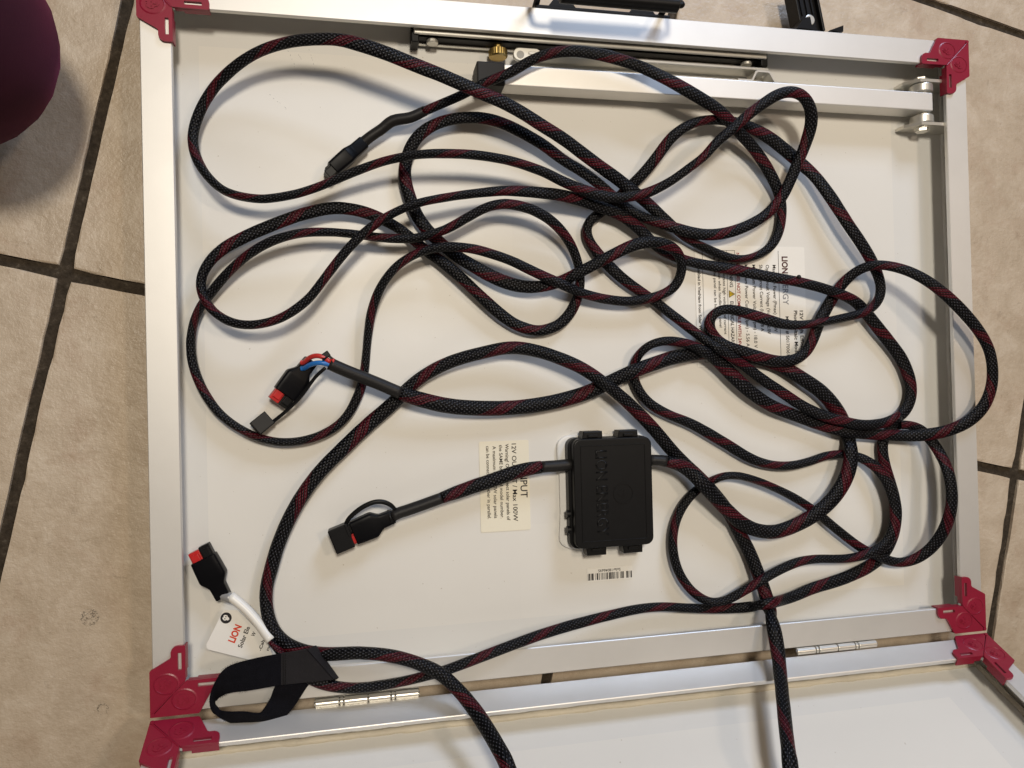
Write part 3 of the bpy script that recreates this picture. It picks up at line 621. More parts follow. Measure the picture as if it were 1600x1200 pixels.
2204 -1749 170 40 36;2248 -1782 170 40 36;2293 -1813 171 40 36;2340 -1842 172 40 36;2388 -1868 176 40 35;2436 -1892 187 41 34;2485 -1916 194 42 34;2535 -1938 192 42 34
2587 -1956 193 42 34;2641 -1968 197 41 35;2696 -1970 204 42 34;2749 -1961 215 45 32;2798 -1942 230 48 31;2843 -1915 246 50 31;2884 -1881 262 52 31;2919 -1843 279 54 31
2949 -1800 296 56 31;2973 -1754 313 58 31;2992 -1705 331 59 31;3007 -1655 347 60 31;3019 -1603 362 60 31;3027 -1550 375 59 31;3033 -1496 384 57 31;3038 -1442 389 56 31
3042 -1387 389 55 31;3044 -1332 385 54 31;3045 -1277 377 54 31;3045 -1223 366 54 31;3042 -1171 351 54 31;3038 -1119 332 53 31;3030 -1069 311 53 31;3020 -1020 288 53 31
3007 -972 264 52 31;2989 -925 241 51 31;2965 -880 221 49 31;2931 -839 209 46 31;2886 -807 202 43 33;2835 -788 199 41 35;2781 -777 200 39 36;2727 -774 202 39 37
2732 -779 159 40 36;2708 -787 142 41 35;2657 -804 153 43 33;2615 -839 153 47 31;2584 -884 153 50 31;2563 -934 159 51 31;2558 -989 161 51 31;2562 -1044 160 52 31
2572 -1098 160 53 31;2585 -1152 160 53 31;2600 -1204 160 54 31;2617 -1257 160 54 31;2633 -1309 160 54 31;2648 -1363 160 55 31;2660 -1416 160 56 31;2668 -1471 160 57 31
2671 -1526 160 59 31;2668 -1581 160 60 31;2661 -1635 160 61 31;2649 -1689 160 61 31;2632 -1741 159 61 31;2610 -1792 157 60 31;2585 -1841 153 60 31;2559 -1888 142 59 31
2525 -1930 133 58 31;2481 -1962 136 57 31;2432 -1983 147 56 31;2381 -2003 156 56 31;2329 -2021 162 55 31;2277 -2037 165 55 31;2224 -2052 169 54 31;2171 -2066 172 54 31
2117 -2079 175 54 31;2063 -2090 177 54 31;2009 -2100 180 53 31;1955 -2110 183 52 31;1901 -2118 186 51 31;1847 -2128 189 51 31;1793 -2140 192 50 31;1740 -2154 196 49 31
1687 -2169 200 48 31;1634 -2181 206 47 31;1580 -2189 216 47 31;1528 -2192 233 46 31;1480 -2189 260 46 31;1434 -2184 290 46 31;1388 -2179 320 45 31;1336 -2179 335 45 31
1283 -2187 330 45 31;1255 -2205 288 45 31;1243 -2224 238 45 31;1205 -2237 203 44 31;1153 -2242 188 43 33;1098 -2243 181 42 34;1043 -2242 176 42 34;988 -2240 172 41 35
933 -2238 168 40 36;879 -2233 167 39 37;824 -2227 171 38 38;770 -2220 175 38 38;715 -2212 178 37 39;661 -2205 181 36 40;606 -2196 184 36 40;552 -2188 186 36 40
497 -2181 189 36 40;443 -2176 191 36 40;388 -2173 194 36 40;333 -2172 197 36 40;278 -2173 199 36 40;223 -2176 203 37 39;168 -2180 206 37 39;113 -2186 210 38 38
59 -2192 214 38 38;4 -2198 219 39 37;-50 -2203 225 39 37;-105 -2209 232 39 37;-159 -2215 239 40 36;-213 -2221 247 40 36;-267 -2227 256 41 35;-321 -2232 266 41 35
-374 -2238 277 41 35;-428 -2244 289 40 36;-481 -2250 301 40 36;-535 -2257 313 40 36;-588 -2264 325 40 36;-641 -2272 337 40 36;-694 -2281 349 40 36;-747 -2290 361 40 36
-800 -2299 373 39 37;-853 -2309 385 39 37;-906 -2319 396 39 37;-959 -2329 407 39 37;-1012 -2340 417 39 37;-1065 -2351 426 39 37;-1118 -2363 433 38 38;-1172 -2376 439 38 38
-1225 -2389 443 37 39;-1278 -2402 447 36 40;-1332 -2414 450 36 40;-1386 -2424 453 35 41;-1440 -2433 456 34 42;-1495 -2441 458 33 43;-1549 -2449 459 33 43;-1604 -2456 460 33 43
-1659 -2462 460 33 43;-1713 -2467 460 34 42;-1768 -2471 460 34 42;-1823 -2474 460 35 41;-1878 -2477 460 35 41;-1933 -2477 460 36 40;-1988 -2474 460 37 39;-2043 -2467 460 38 38
-2097 -2456 460 39 37;-2150 -2442 460 40 36;-2202 -2424 459 40 36;-2253 -2402 455 39 37;-2301 -2376 449 37 39;-2345 -2346 437 35 41;-2385 -2312 420 32 44;-2424 -2279 400 31 45
-2461 -2245 378 30 46;-2498 -2209 358 29 46;-2533 -2170 341 27 46;-2567 -2129 327 26 46;-2599 -2091 303 25 46;-2630 -2050 284 24 46;-2662 -2009 268 24 46;-2697 -1967 255 24 46
-2733 -1927 244 24 46;-2771 -1889 235 24 46;-2812 -1853 227 24 46;-2853 -1817 220 24 46'''
LINK_PATH = '''320 -3524 1908 61 42;375 -3525 1912 61 42;430 -3526 1917 61 42;484 -3523 1907 61 42;531 -3513 1880 61 42;573 -3503 1845 61 42;612 -3491 1807 61 42;648 -3476 1768 61 42
681 -3459 1728 61 42;711 -3437 1686 61 42;736 -3412 1644 61 42;757 -3385 1601 61 42;775 -3356 1558 61 42;793 -3324 1516 61 42;810 -3290 1476 61 42;827 -3253 1439 61 42
844 -3213 1404 61 42;859 -3172 1370 61 42;875 -3130 1338 61 42;889 -3087 1306 61 42;904 -3045 1274 61 42;920 -3003 1242 61 42;936 -2962 1207 61 42;957 -2936 1164 61 42
979 -2913 1119 60 42;1001 -2888 1075 60 42;1023 -2864 1031 60 42;1046 -2838 987 60 42;1068 -2812 944 60 42;1091 -2786 901 60 42;1114 -2760 857 60 42;1136 -2736 813 60 42
1159 -2711 769 59 42;1182 -2686 726 59 42;1203 -2658 683 59 42;1225 -2629 641 60 42;1245 -2596 601 60 42;1264 -2561 563 60 42;1279 -2521 528 61 42;1289 -2475 500 61 42
1293 -2424 479 61 42;1296 -2373 457 61 42;1305 -2331 424 62 42;1322 -2302 380 62 42;1343 -2286 332 63 42;1366 -2275 283 63 42;1376 -2239 245 62 42;1365 -2186 242 60 42
1352 -2133 239 58 42;1346 -2082 218 57 42;1334 -2031 204 57 42;1319 -1978 194 57 42;1303 -1926 185 57 42;1286 -1874 178 57 42;1266 -1822 174 57 42;1245 -1772 171 57 42
1220 -1722 170 57 42;1195 -1673 170 57 42;1169 -1624 170 57 42;1144 -1575 169 57 42;1119 -1526 169 56 42;1092 -1477 170 56 42;1062 -1431 172 56 42;1030 -1386 175 55 43
995 -1343 179 55 43;959 -1302 186 55 43;922 -1263 197 55 43;884 -1227 215 54 43;846 -1188 221 54 43;812 -1148 205 54 44;775 -1108 194 54 44;735 -1071 192 54 44
694 -1033 192 54 44;655 -995 193 54 44;615 -956 197 54 44;577 -919 209 54 44;539 -880 219 54 44;502 -839 226 54 44;466 -798 232 54 44;429 -756 237 53 45
392 -716 242 53 45;353 -676 246 53 45;315 -637 251 53 45;275 -599 255 53 45;235 -561 259 52 46;195 -523 262 52 46;154 -486 265 51 47;112 -450 267 50 48
69 -415 270 50 48;26 -381 274 49 49;-18 -348 274 49 48;-62 -315 272 50 48;-108 -283 271 51 47;-154 -253 270 51 47;-202 -225 270 51 47;-251 -200 270 51 47
-302 -177 270 51 47;-352 -156 269 51 47;-404 -136 268 50 48;-456 -117 266 50 48;-509 -100 263 50 48;-562 -86 260 50 48;-616 -73 257 50 48;-670 -64 254 50 48
-725 -59 251 50 48;-780 -60 247 50 48;-835 -65 243 49 49;-889 -75 239 49 49;-943 -86 234 49 49;-997 -98 230 49 49;-1051 -110 226 49 49;-1104 -123 221 49 49
-1157 -138 217 49 49;-1210 -155 213 49 49;-1261 -175 208 49 49;-1312 -197 204 49 49;-1361 -222 199 49 49;-1409 -249 195 48 50;-1455 -279 191 49 49;-1499 -312 188 49 49
-1541 -348 186 50 48;-1581 -386 183 51 47;-1621 -424 182 52 46;-1662 -461 181 53 45;-1704 -498 180 54 44;-1746 -533 179 54 44;-1789 -568 179 55 43;-1832 -603 180 55 43
-1873 -640 181 55 43;-1915 -676 183 55 43;-1956 -713 185 55 43;-1996 -751 187 55 43;-2037 -788 190 55 43;-2077 -826 192 54 44;-2118 -863 194 53 45;-2158 -902 197 53 45
-2196 -941 199 52 46;-2233 -982 202 52 46;-2268 -1025 205 51 47;-2302 -1069 207 51 47;-2333 -1114 209 51 47;-2364 -1160 210 51 47;-2392 -1208 210 51 47;-2419 -1256 210 51 47
-2444 -1305 210 51 47;-2468 -1355 210 51 47;-2490 -1406 210 50 48;-2511 -1457 210 50 48;-2530 -1509 210 50 48;-2546 -1562 210 50 48;-2562 -1615 210 50 48;-2577 -1668 210 49 49
-2592 -1721 211 48 50;-2603 -1775 214 47 51;-2608 -1830 220 47 51;-2607 -1884 229 46 52;-2600 -1938 241 46 52;-2588 -1990 254 46 52;-2569 -2040 269 46 52;-2543 -2087 282 46 52
-2509 -2127 297 47 51;-2470 -2156 323 48 50;-2425 -2180 345 49 49;-2377 -2198 364 49 49;-2326 -2212 383 49 49;-2275 -2220 400 49 49;-2222 -2225 416 48 50;-2168 -2227 430 47 51
-2115 -2226 444 46 52;-2061 -2224 457 45 52;-2007 -2222 468 44 52;-1953 -2222 479 43 52;-1899 -2227 488 43 52;-1844 -2233 496 43 52;-1790 -2242 503 44 52;-1736 -2254 508 45 52
-1683 -2268 513 45 52;-1631 -2285 516 44 52;-1579 -2305 519 44 52;-1529 -2327 524 45 52;-1479 -2351 529 46 52;-1431 -2377 536 48 50;-1385 -2407 543 48 50;-1343 -2442 553 48 50
-1305 -2479 566 48 50;-1268 -2516 585 49 49;-1234 -2551 611 50 48;-1204 -2585 643 51 47;-1176 -2616 679 52 46;-1151 -2646 718 53 45;-1129 -2674 760 53 45;-1109 -2701 804 53 45
-1090 -2726 849 53 45;-1072 -2751 896 53 45;-1056 -2775 943 53 45;-1040 -2798 991 53 45;-1024 -2826 1034 53 45;-1010 -2867 1069 53 45;-996 -2909 1102 53 45;-983 -2951 1135 53 45
-969 -2993 1168 53 45;-955 -3035 1201 53 45;-941 -3077 1234 53 45;-926 -3119 1268 53 45;-910 -3159 1302 53 45;-893 -3198 1337 53 45;-875 -3235 1375 53 45;-855 -3269 1413 53 45
-834 -3300 1454 53 45;-811 -3329 1495 53 45;-787 -3356 1537 53 45;-761 -3380 1579 53 45;-734 -3404 1621 53 45;-703 -3426 1662 53 45;-671 -3446 1701 53 45;-636 -3463 1741 53 45
-599 -3478 1779 53 45;-560 -3491 1816 53 45;-518 -3502 1851 53 45;-474 -3512 1882 53 45;-425 -3521 1905 53 45;-370 -3525 1913 53 45;-315 -3524 1909 53 45;-260 -3524 1908 53 45'''
OUT_PATH = '''390 -974 240 39 52;445 -982 243 42 52;499 -992 251 46 52;552 -1005 264 50 48;604 -1023 269 54 44;653 -1049 270 57 42;697 -1083 274 58 42;736 -1122 283 59 42
771 -1164 296 59 42;808 -1205 299 59 42;847 -1245 292 59 42;885 -1282 278 59 42;925 -1320 265 59 42;964 -1359 257 59 42;1003 -1398 252 59 42;1044 -1436 249 59 42
1084 -1474 246 59 42;1127 -1510 242 59 42;1173 -1541 238 59 42;1221 -1569 234 59 42;1272 -1592 231 58 42;1325 -1608 228 58 42;1380 -1619 225 58 42;1436 -1624 222 59 42
1491 -1622 221 59 42;1546 -1613 220 60 42;1601 -1599 221 61 42;1654 -1582 222 61 42;1706 -1563 224 61 42;1757 -1540 228 62 42;1806 -1514 233 62 42;1853 -1485 238 63 42
1901 -1456 237 63 42;1946 -1423 238 64 42;1988 -1387 240 64 42;2028 -1348 240 65 42;2065 -1305 240 66 42;2098 -1261 240 66 42;2127 -1213 240 67 42;2153 -1164 238 67 42
2175 -1113 233 67 42;2193 -1060 226 66 42;2203 -1006 220 65 42;2213 -954 203 64 42;2228 -912 171 63 42;2229 -860 151 62 42;2217 -807 144 64 42;2197 -755 147 65 42
2169 -708 157 66 42;2137 -663 167 67 42;2104 -618 173 66 42;2069 -575 176 66 42;2032 -533 179 65 42;1993 -494 180 64 42;1951 -457 180 64 42;1906 -424 180 63 42
1859 -393 179 63 42;1812 -363 177 62 42;1765 -333 173 62 42;1718 -303 167 62 42;1671 -275 157 62 42;1623 -248 148 62 42;1573 -225 145 61 42;1521 -205 144 61 42
1467 -188 144 61 42;1414 -173 144 60 42;1360 -158 144 60 42;1306 -145 144 60 42;1251 -133 144 60 42;1196 -123 144 60 42;1141 -117 144 59 42;1085 -112 144 59 42
1029 -110 144 59 42;974 -110 152 59 42;919 -112 158 59 42;864 -116 169 58 42;809 -121 177 58 42;755 -127 187 58 42;700 -135 196 58 42;646 -144 203 58 42
591 -155 209 58 42;537 -169 213 57 42;484 -185 217 57 42;431 -201 220 57 42;377 -217 223 57 42;324 -234 227 57 42;271 -251 232 57 42;219 -270 228 57 42
169 -292 216 57 42;119 -314 207 57 42;69 -337 198 57 42;18 -359 192 57 42;-33 -381 193 58 42;-85 -402 192 58 42;-137 -422 191 59 42;-191 -439 190 59 42
-244 -453 189 59 42;-299 -466 189 59 42;-353 -478 189 59 42;-408 -488 189 58 42;-463 -497 190 58 42;-518 -505 191 58 42;-574 -512 193 58 42;-629 -517 195 58 42
-685 -521 197 57 42;-741 -524 199 57 42;-796 -525 202 58 42;-852 -526 204 58 42;-908 -525 206 59 42;-964 -523 208 59 42;-1019 -520 212 59 42;-1075 -516 215 59 42
-1130 -511 220 59 42;-1186 -505 224 59 42;-1240 -496 229 59 42;-1295 -486 234 59 42;-1349 -473 240 59 42;-1403 -458 245 58 42;-1456 -443 251 58 42;-1509 -426 258 56 42
-1561 -408 264 54 44;-1613 -388 270 52 46;-1664 -365 275 50 48;-1714 -342 279 48 50;-1765 -319 284 47 51;-1816 -297 290 47 51;-1867 -275 297 47 51;-1918 -253 304 47 51
-1969 -232 311 47 51;-2019 -210 318 47 51;-2070 -186 324 46 52;-2120 -162 330 44 52'''
INP_PATH = '''-298 -987 210 46 52;-356 -990 210 47 51;-414 -993 210 48 50;-471 -994 210 49 49;-529 -996 210 50 48;-587 -1001 210 52 46;-645 -1008 210 54 44;-702 -1019 210 55 43
-758 -1033 210 55 43;-814 -1049 210 55 43;-869 -1065 210 55 43;-925 -1082 210 55 43;-980 -1098 210 55 43;-1036 -1112 210 55 43;-1092 -1128 210 54 44;-1148 -1145 210 53 45
-1203 -1161 210 52 46;-1259 -1178 210 48 50;-1314 -1196 210 45 52;-1369 -1213 210 44 52;-1425 -1230 210 44 52;-1480 -1247 210 44 52;-1536 -1263 210 44 52;-1592 -1279 210 44 52
-1647 -1294 210 44 52'''
# strap edges in millimetres
STRAP = [(-231.1, -214.9, 52.0, -213.8, -238.1, 50.0), (-248.1, -216.9, 50.0, -248.5, -238.3, 50.0), (-268.2, -219.7, 48.0, -268.6, -240.7, 48.0), (-284.2, -224.2, 46.0, -282.6, -242.4, 44.0), (-291.4, -232.5, 46.0, -291.6, -247.2, 38.0), (-295.5, -244.8, 45.0, -295.2, -253.8, 32.0), (-293.8, -255.2, 44.0, -291.4, -254.7, 40.0), (-285.7, -262.3, 42.0, -284.8, -255.0, 46.0), (-276.6, -267.3, 40.0, -273.6, -255.4, 48.0), (-262.3, -268.4, 40.0, -264.2, -257.6, 48.0), (-250.1, -266.0, 40.0, -261.3, -256.3, 46.0), (-241.0, -257.7, 40.0, -256.6, -249.4, 44.0), (-232.6, -245.9, 40.0, -253.5, -242.1, 42.0), (-225.1, -238.1, 38.0, -245.4, -233.6, 40.0)]

# ================================================================== setting: tiled floor
def build_floor():
    bm = bmesh.new()
    bmesh.ops.create_grid(bm, x_segments=4, y_segments=4, size=2.6, matrix=Matrix.Translation((0, 0.4, -0.0028)))
    fl = obj('floor', bm, M['grout'])
    tag(fl, kind='structure')
    th = R(-12.7)
    pd, pe = 0.4140, 0.4108
    variants = []
    for q in range(5):
        rnd = random.Random(q + 3)
        hx, hy = (pd - 0.0084) / 2, (pe - 0.0084) / 2
        pts = []
        n = 36
        for side in range(4):
            for k in range(n):
                t = -1 + 2 * k / n
                x, y = ((t * hx, -hy), (hx, t * hy), (-t * hx, hy), (-hx, -t * hy))[side]
                w = 0.0011 * (noise.noise(Vector((x * 14, y * 14, q * 5))) + 0.6 * noise.noise(Vector((x * 60, y * 60, q * 9))))
                if k == 0:
                    x *= 0.997; y *= 0.997
                pts.append((x * (1 + w / hx), y * (1 + w / hy)))
        bm = bmesh.new()
        prism(bm, pts, -0.008, 0.0, bev=0.0016)
        me = bpy.data.meshes.new('tile')
        bmesh.ops.recalc_face_normals(bm, faces=bm.faces)
        bm.to_mesh(me); bm.free()
        me.materials.append(M['tile'])
        variants.append(me)
    rnd = random.Random(4)
    for i in range(-5, 6):
        for j in range(-4, 7):
            cx = -0.3995 + pd * (i + 0.5)
            cy = -0.0355 + pe * (j + 0.5)
            o = bpy.data.objects.new('tile', variants[rnd.randrange(5)])
            COL.objects.link(o)
            o.parent = fl
            o.location = (cx * math.cos(th) - cy * math.sin(th), cx * math.sin(th) + cy * math.cos(th), rnd.uniform(-0.0003, 0.0))
            o.rotation_euler = (0, 0, th + rnd.choice((0, math.pi)))
build_floor()

# ================================================================== solar panels
def rail_mesh(length):
    """rail along x, outer edge at y=0, flange top at z=0, inside towards -y; mitred ends."""
    t = 0.0018
    prof = [(0.0006, 0), (FL - 0.0005, 0), (FL, -0.0005), (FL, -0.0036), (FL - 0.0014, -0.0036), (FL - 0.0014, -t), (t, -t), (t, -0.0262), (0.0062, -0.0262),
            (0.0062, -0.0290), (t, -0.0290), (t, -FT + 0.0014), (0.010, -FT + 0.0014), (0.010, -FT + 0.0004), (0, -FT + 0.0004), (0, -0.0006)]
    bm = bmesh.new()
    rings = []
    for s in (-1, 1):
        rings.append([bm.verts.new((s * (length / 2 - u), -u, z)) for u, z in prof])
    n = len(prof)
    for k in range(n):
        bm.faces.new((rings[0][k], rings[0][(k + 1) % n], rings[1][(k + 1) % n], rings[1][k]))
    bm.faces.new(rings[0]); bm.faces.new(list(reversed(rings[1])))
    bmesh.ops.recalc_face_normals(bm, faces=bm.faces)
    me = bpy.data.meshes.new('frame_rail')
    bm.to_mesh(me); bm.free()
    me.materials.append(M['alu'])
    return me
RAIL = {PW: rail_mesh(PW), PH: rail_mesh(PH)}

ARM = [(0.3, 0), (31, 0), (32, 0.6), (39, 13.2), (40.2, 13.8), (43.6, 13.8), (45.6, 14.6), (47.1, 16.2), (47.6, 18.2), (47.6, 22.6), (46.8, 23.4), (23.4, 23.1)]
SLOT = [(31, 18.3), (42.6, 18.3), (42.6, 20.7), (31, 20.7)]
LION = [(0, -4.6), (1.9, -3.4), (2.1, -1.4), (3.4, -0.6), (3.6, 1.6), (2.6, 3.6), (1.2, 4.4), (0.9, 3.2), (0, 4.0), (-0.9, 3.2), (-1.2, 4.4), (-2.6, 3.6), (-3.6, 1.6), (-3.4, -0.6), (-2.1, -1.4), (-1.9, -3.4)]

def arm_pts(poly, sx, sy, swap, o=0.0012):
    out = []
    for d, w in poly:
        d, w = d / 1000, w / 1000
        if swap: d, w = w, d
        out.append((sx * (PW / 2 + o - d), sy * (PH / 2 + o - w)))
    return out

def bracket(parent, sx, sy):
    bm = bmesh.new()
    top, low = 0.0024, 0.0002
    for swap in (False, True):
        key = ARM[:8] + [ARM[8]] + [SLOT[1], SLOT[0], SLOT[3], SLOT[2], SLOT[1]] + [ARM[8]] + ARM[9:]
        pts = arm_pts(key, sx, sy, swap)
        prism(bm, pts, low, top)
        # wrap-around wall on the outer face of the frame
        d0, d1 = 0.0, 0.031
        o = 0.0012
        if not swap:
            xa, xb = sx * (PW / 2 + o - d0), sx * (PW / 2 + o - d1)
            ya, yb = sy * (PH / 2 + 0.0002), sy * (PH / 2 + o)
        else:
            ya, yb = sy * (PH / 2 + o - d0 - 0.0014), sy * (PH / 2 + o - d1)
            xa, xb = sx * (PW / 2 + 0.0002), sx * (PW / 2 + o)
        box(bm, min(xa, xb), max(xa, xb), min(ya, yb), max(ya, yb), -FT + 0.002, top - 0.0003)
        # lip turned down over the inner edge of the flange, below the slot tab
        tab = arm_pts([(30, 22.3), (47.4, 22.3), (47.4, 23.4), (30, 23.4)], sx, sy, swap)
        prism(bm, tab, -0.0055, low)
        rim = arm_pts([(24.5, 22.9), (30, 22.9), (30, 23.3), (24.5, 23.3)], sx, sy, swap)
        prism(bm, rim, -0.0030, low)
    # moulded ridge beside the mitre
    a = arm_pts([(1.2, 2.2)], sx, sy, False)[0]
    b = arm_pts([(22.6, 23.2)], sx, sy, False)[0]
    cyl(bm, (a[0], a[1], top), (b[0], b[1], top), 0.00055, 8)
    a = arm_pts([(1.8, 1.8)], sx, sy, False)[0]
    cyl(bm, (a[0], a[1], 0.0), (a[0], a[1], top + 0.0008), 0.0014, 12)
    br = obj('corner_bracket', bm, M['red'], parent)
    for swap in (False, True):
        c = arm_pts([(22.0, 10.6)], sx, sy, swap)[0]
        bm = bmesh.new()
        n = 28
        for r0, r1, z1 in ((6.6, 7.5, 0.0004),):
            ri = [bm.verts.new((r0 * 1.0 / 1000 * math.cos(2 * math.pi * k / n), r0 * 1.15 / 1000 * math.sin(2 * math.pi * k / n), z1)) for k in range(n)]
            ro = [bm.verts.new((r1 / 1000 * math.cos(2 * math.pi * k / n), r1 * 1.15 / 1000 * math.sin(2 * math.pi * k / n), 0)) for k in range(n)]
            rb = [bm.verts.new((r0 * 0.96 / 1000 * math.cos(2 * math.pi * k / n), r0 * 1.1 / 1000 * math.sin(2 * math.pi * k / n), 0)) for k in range(n)]
            for k in range(n):
                k2 = (k + 1) % n
                bm.faces.new((ri[k], ri[k2], ro[k2], ro[k])); bm.faces.new((rb[k], rb[k2], ri[k2], ri[k]))
        prism(bm, [(x / 1000, y / 1000) for x, y in LION], 0, 0.00045)
        for ex in (-1.5, 1.5):
            prism(bm, [((ex + x) / 1000, y / 1000) for x, y in ((-0.7, 0.3), (0.7, 0.0), (0.5, 0.9), (-0.5, 1.0))], 0, 0.0009)
        prism(bm, [(x / 1000, y / 1000) for x, y in ((-0.7, -2.4), (0.7, -2.4), (0.35, -0.4), (-0.35, -0.4))], 0, 0.0009)
        prism(bm, [(x / 1000, y / 1000) for x, y in ((-1.4, -3.4), (1.4, -3.4), (1.2, -2.9), (-1.2, -2.9))], 0, 0.0008)
        ang = {False: 90, True: 90}[swap]
        obj('emblem', bm, M['red'], br, mw=Matrix.Translation((c[0], c[1], top)) @ Matrix.Rotation(R(-ang if sx > 0 else ang), 4, 'Z'))
    return br

def build_panel(name, label):
    root = empty(name)
    tag(root, label, 'solar panel', 'two folding solar panel halves')
    for L, ang, off in ((PW, 0, (0, PH / 2, 0)), (PW, 180, (0, -PH / 2, 0)), (PH, -90, (PW / 2, 0, 0)), (PH, 90, (-PW / 2, 0, 0))):
        link('frame_rail', RAIL[L], None, root, mw=Matrix.Translation(off) @ Matrix.Rotation(R(ang), 4, 'Z'))
    bm = bmesh.new()
    m = 0.0035
    box(bm, -PW / 2 + m, PW / 2 - m, -PH / 2 + m, PH / 2 - m, -DEP - 0.0011, -DEP)
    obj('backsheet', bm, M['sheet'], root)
    bm = bmesh.new()
    box(bm, -PW / 2 + m, PW / 2 - m, -PH / 2 + m, PH / 2 - m, -DEP - 0.0082, -DEP - 0.0042)
    obj('solar_glass', bm, M['black'], root)
    for sx in (-1, 1):
        for sy in (-1, 1): bracket(root, sx, sy)
    return root

# old sealant bead along the inner corner of a rail: y0 = line, running in x
def bead(parent, x0, x1, y0, z0, r, matn, seed=1, name='sealant_bead', n=150, along='x'):
    pts = []
    for k in range(n + 1):
        t = x0 + (x1 - x0) * k / n
        j = r * (1 + 0.30 * noise.noise(Vector((t * 60, seed, 0))) + 0.22 * noise.noise(Vector((t * 230, seed, 3))))
        wob = 0.0008 * noise.noise(Vector((t * 40, seed, 7)))
        p = (t, y0 + wob, z0) if along == 'x' else (y0 + wob, t, z0)
        pts.append((*p, j, j * 0.8))
    return link(name, tube_mesh(name, pts, 8), M[matn], parent, smooth=True)

main = build_panel('solar_panel', 'main aluminium framed panel lying flat on the tiles, white back up, cables piled on it')
main.location = (0, 0, FT)
PHI = R(64)
second = build_panel('solar_panel', 'second hinged panel tilted upward along the bottom of the picture, mostly cut off')
second.rotation_euler = (-PHI, 0, 0)
hy, hz = -0.2618, 0.0370
second.location = (0, hy - math.cos(PHI) * PH / 2, hz + math.sin(PHI) * PH / 2)
bead(second, -PW / 2 + 0.006, PW / 2 - 0.006, PH / 2 - 0.0068, -DEP + 0.0004, 0.0029, 'seal_old', 3)
bead(second, -PH / 2 + 0.006, PH / 2 - 0.008, PW / 2 - 0.0058, -DEP + 0.0004, 0.0030, 'seal_old', 5, along='y')
bead(main, -PH / 2 + 0.006, PH / 2 - 0.006, PW / 2 - 0.0040, -DEP + 0.0002, 0.0020, 'seal', 6, along='y')

MF = Matrix.Translation((0, 0, -FT))       # world -> main panel local

# ------------------------------------------------------------------ hinges
def hinge(x0, x1, y0, y1):
    root = obj_e = None
    cuts = [0, 0.232, 0.272, 0.505, 0.725, 0.765, 1.0]
    P = lambda t: Vector((x0 + (x1 - x0) * t, y0 + (y1 - y0) * t, FT + 0.0002))
    bm = bmesh.new()
    cyl(bm, P(-0.004), P(1.004), 0.0020, 14)
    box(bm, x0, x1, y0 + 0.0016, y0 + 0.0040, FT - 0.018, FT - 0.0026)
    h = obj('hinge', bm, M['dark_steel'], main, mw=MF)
    for a, b in zip(cuts[:-1], cuts[1:]):
        bm = bmesh.new()
        cyl(bm, P(a + 0.006), P(b - 0.006), 0.0029, 20, bev=0.0004)
        obj('knuckle', bm, M['steel'], h, auto=19)
hinge(-0.2274, -0.1530, -0.2602, -0.2602)
hinge(0.1545, 0.2290, -0.2590, -0.2590)

# ------------------------------------------------------------------ folded support leg with pivot
def build_leg():
    z0, z1 = 0.0150, 0.0322
    bm = bmesh.new()
    box(bm, -0.0770, 0.3030, 0.1955, 0.2112, z0, z1, bev=0.0007)
    leg = obj('support_leg', bm, M['alu'], main, mw=MF)
    leg['label'] = 'square aluminium leg folded in along the top edge'
    bm = bmesh.new()
    box(bm, -0.0985, -0.0768, 0.1942, 0.2124, z0 - 0.001, z1 + 0.0012, bev=0.0012)
    obj('end_cap', bm, M['rubber'], leg)
    # pivot hardware at the right-hand end
    for s, ya, yb in ((1, 0.2135, 0.2205), (-1, 0.1932, 0.1862)):
        bm = bmesh.new()
        cyl(bm, (0.2995, ya, 0.0225), (0.2995, yb, 0.0225), 0.0096, 28, bev=0.0008)
        obj('spacer', bm, M['steel'], leg, auto=19)
        bm = bmesh.new()
        cyl(bm, (0.2995, ya - s * 0.0022, 0.0235), (0.2995, ya + s * 0.0002, 0.0235), 0.0050, 16)
        obj('washer', bm, M['steel'], leg, auto=19)
        yp = yb + s * 0.0004
        bm = bmesh.new()
        pts = [(0.2825, 0.0100), (0.3330, 0.0100), (0.3330, 0.0260), (0.3170, 0.0318), (0.2915, 0.0318), (0.2825, 0.0210)]
        vs = [bm.verts.new((x, yp, z)) for x, z in pts]
        f = bm.faces.new(vs)
        r = bmesh.ops.extrude_face_region(bm, geom=[f])
        bmesh.ops.translate(bm, verts=[g for g in r['geom'] if isinstance(g, bmesh.types.BMVert)], vec=(0, s * 0.0026, 0))
        obj('pivot_plate', bm, M['steel'], leg)
        bm = bmesh.new()
        cyl(bm, (0.2985, yp + s * 0.0026, 0.0235), (0.2985, yp + s * 0.0062, 0.0235), 0.0056, 6, bev=0.0004)
        cyl(bm, (0.2985, yp + s * 0.0020, 0.0235), (0.2985, yp + s * 0.0034, 0.0235), 0.0066, 18)
        obj('bolt', bm, M['steel'], leg, auto=19)
    # hat-shaped catch on the leg
    pts = [(119.8, 212.0), (133.2, 212.0), (136.9, 219.2), (138.4, 220.0), (147.0, 220.0), (148.6, 219.2), (152.9, 212.0), (165.0, 212.0)]
    bm = bmesh.new()
    w = 0.9
    inner = pts
    outer = [(119.8, 213.4), (132.2, 213.4), (135.9, 220.6), (138.0, 221.5), (147.4, 221.5), (149.6, 220.6), (153.8, 213.4), (165.0, 213.4)]
    prism(bm, [(x / 1000, y / 1000) for x, y in inner] + [(x / 1000, y / 1000) for x, y in reversed(outer)], 0.016, 0.0300)
    obj('catch', bm, M['steel'], leg)
    # small wall screw below the pivot
    bm = bmesh.new()
    cyl(bm, (0.3328, 0.164, 0.0160), (0.3308, 0.164, 0.0160), 0.0042, 18, bev=0.0006)
    obj('wall_screw', bm, M['steel'], main, mw=MF, auto=19)
build_leg()

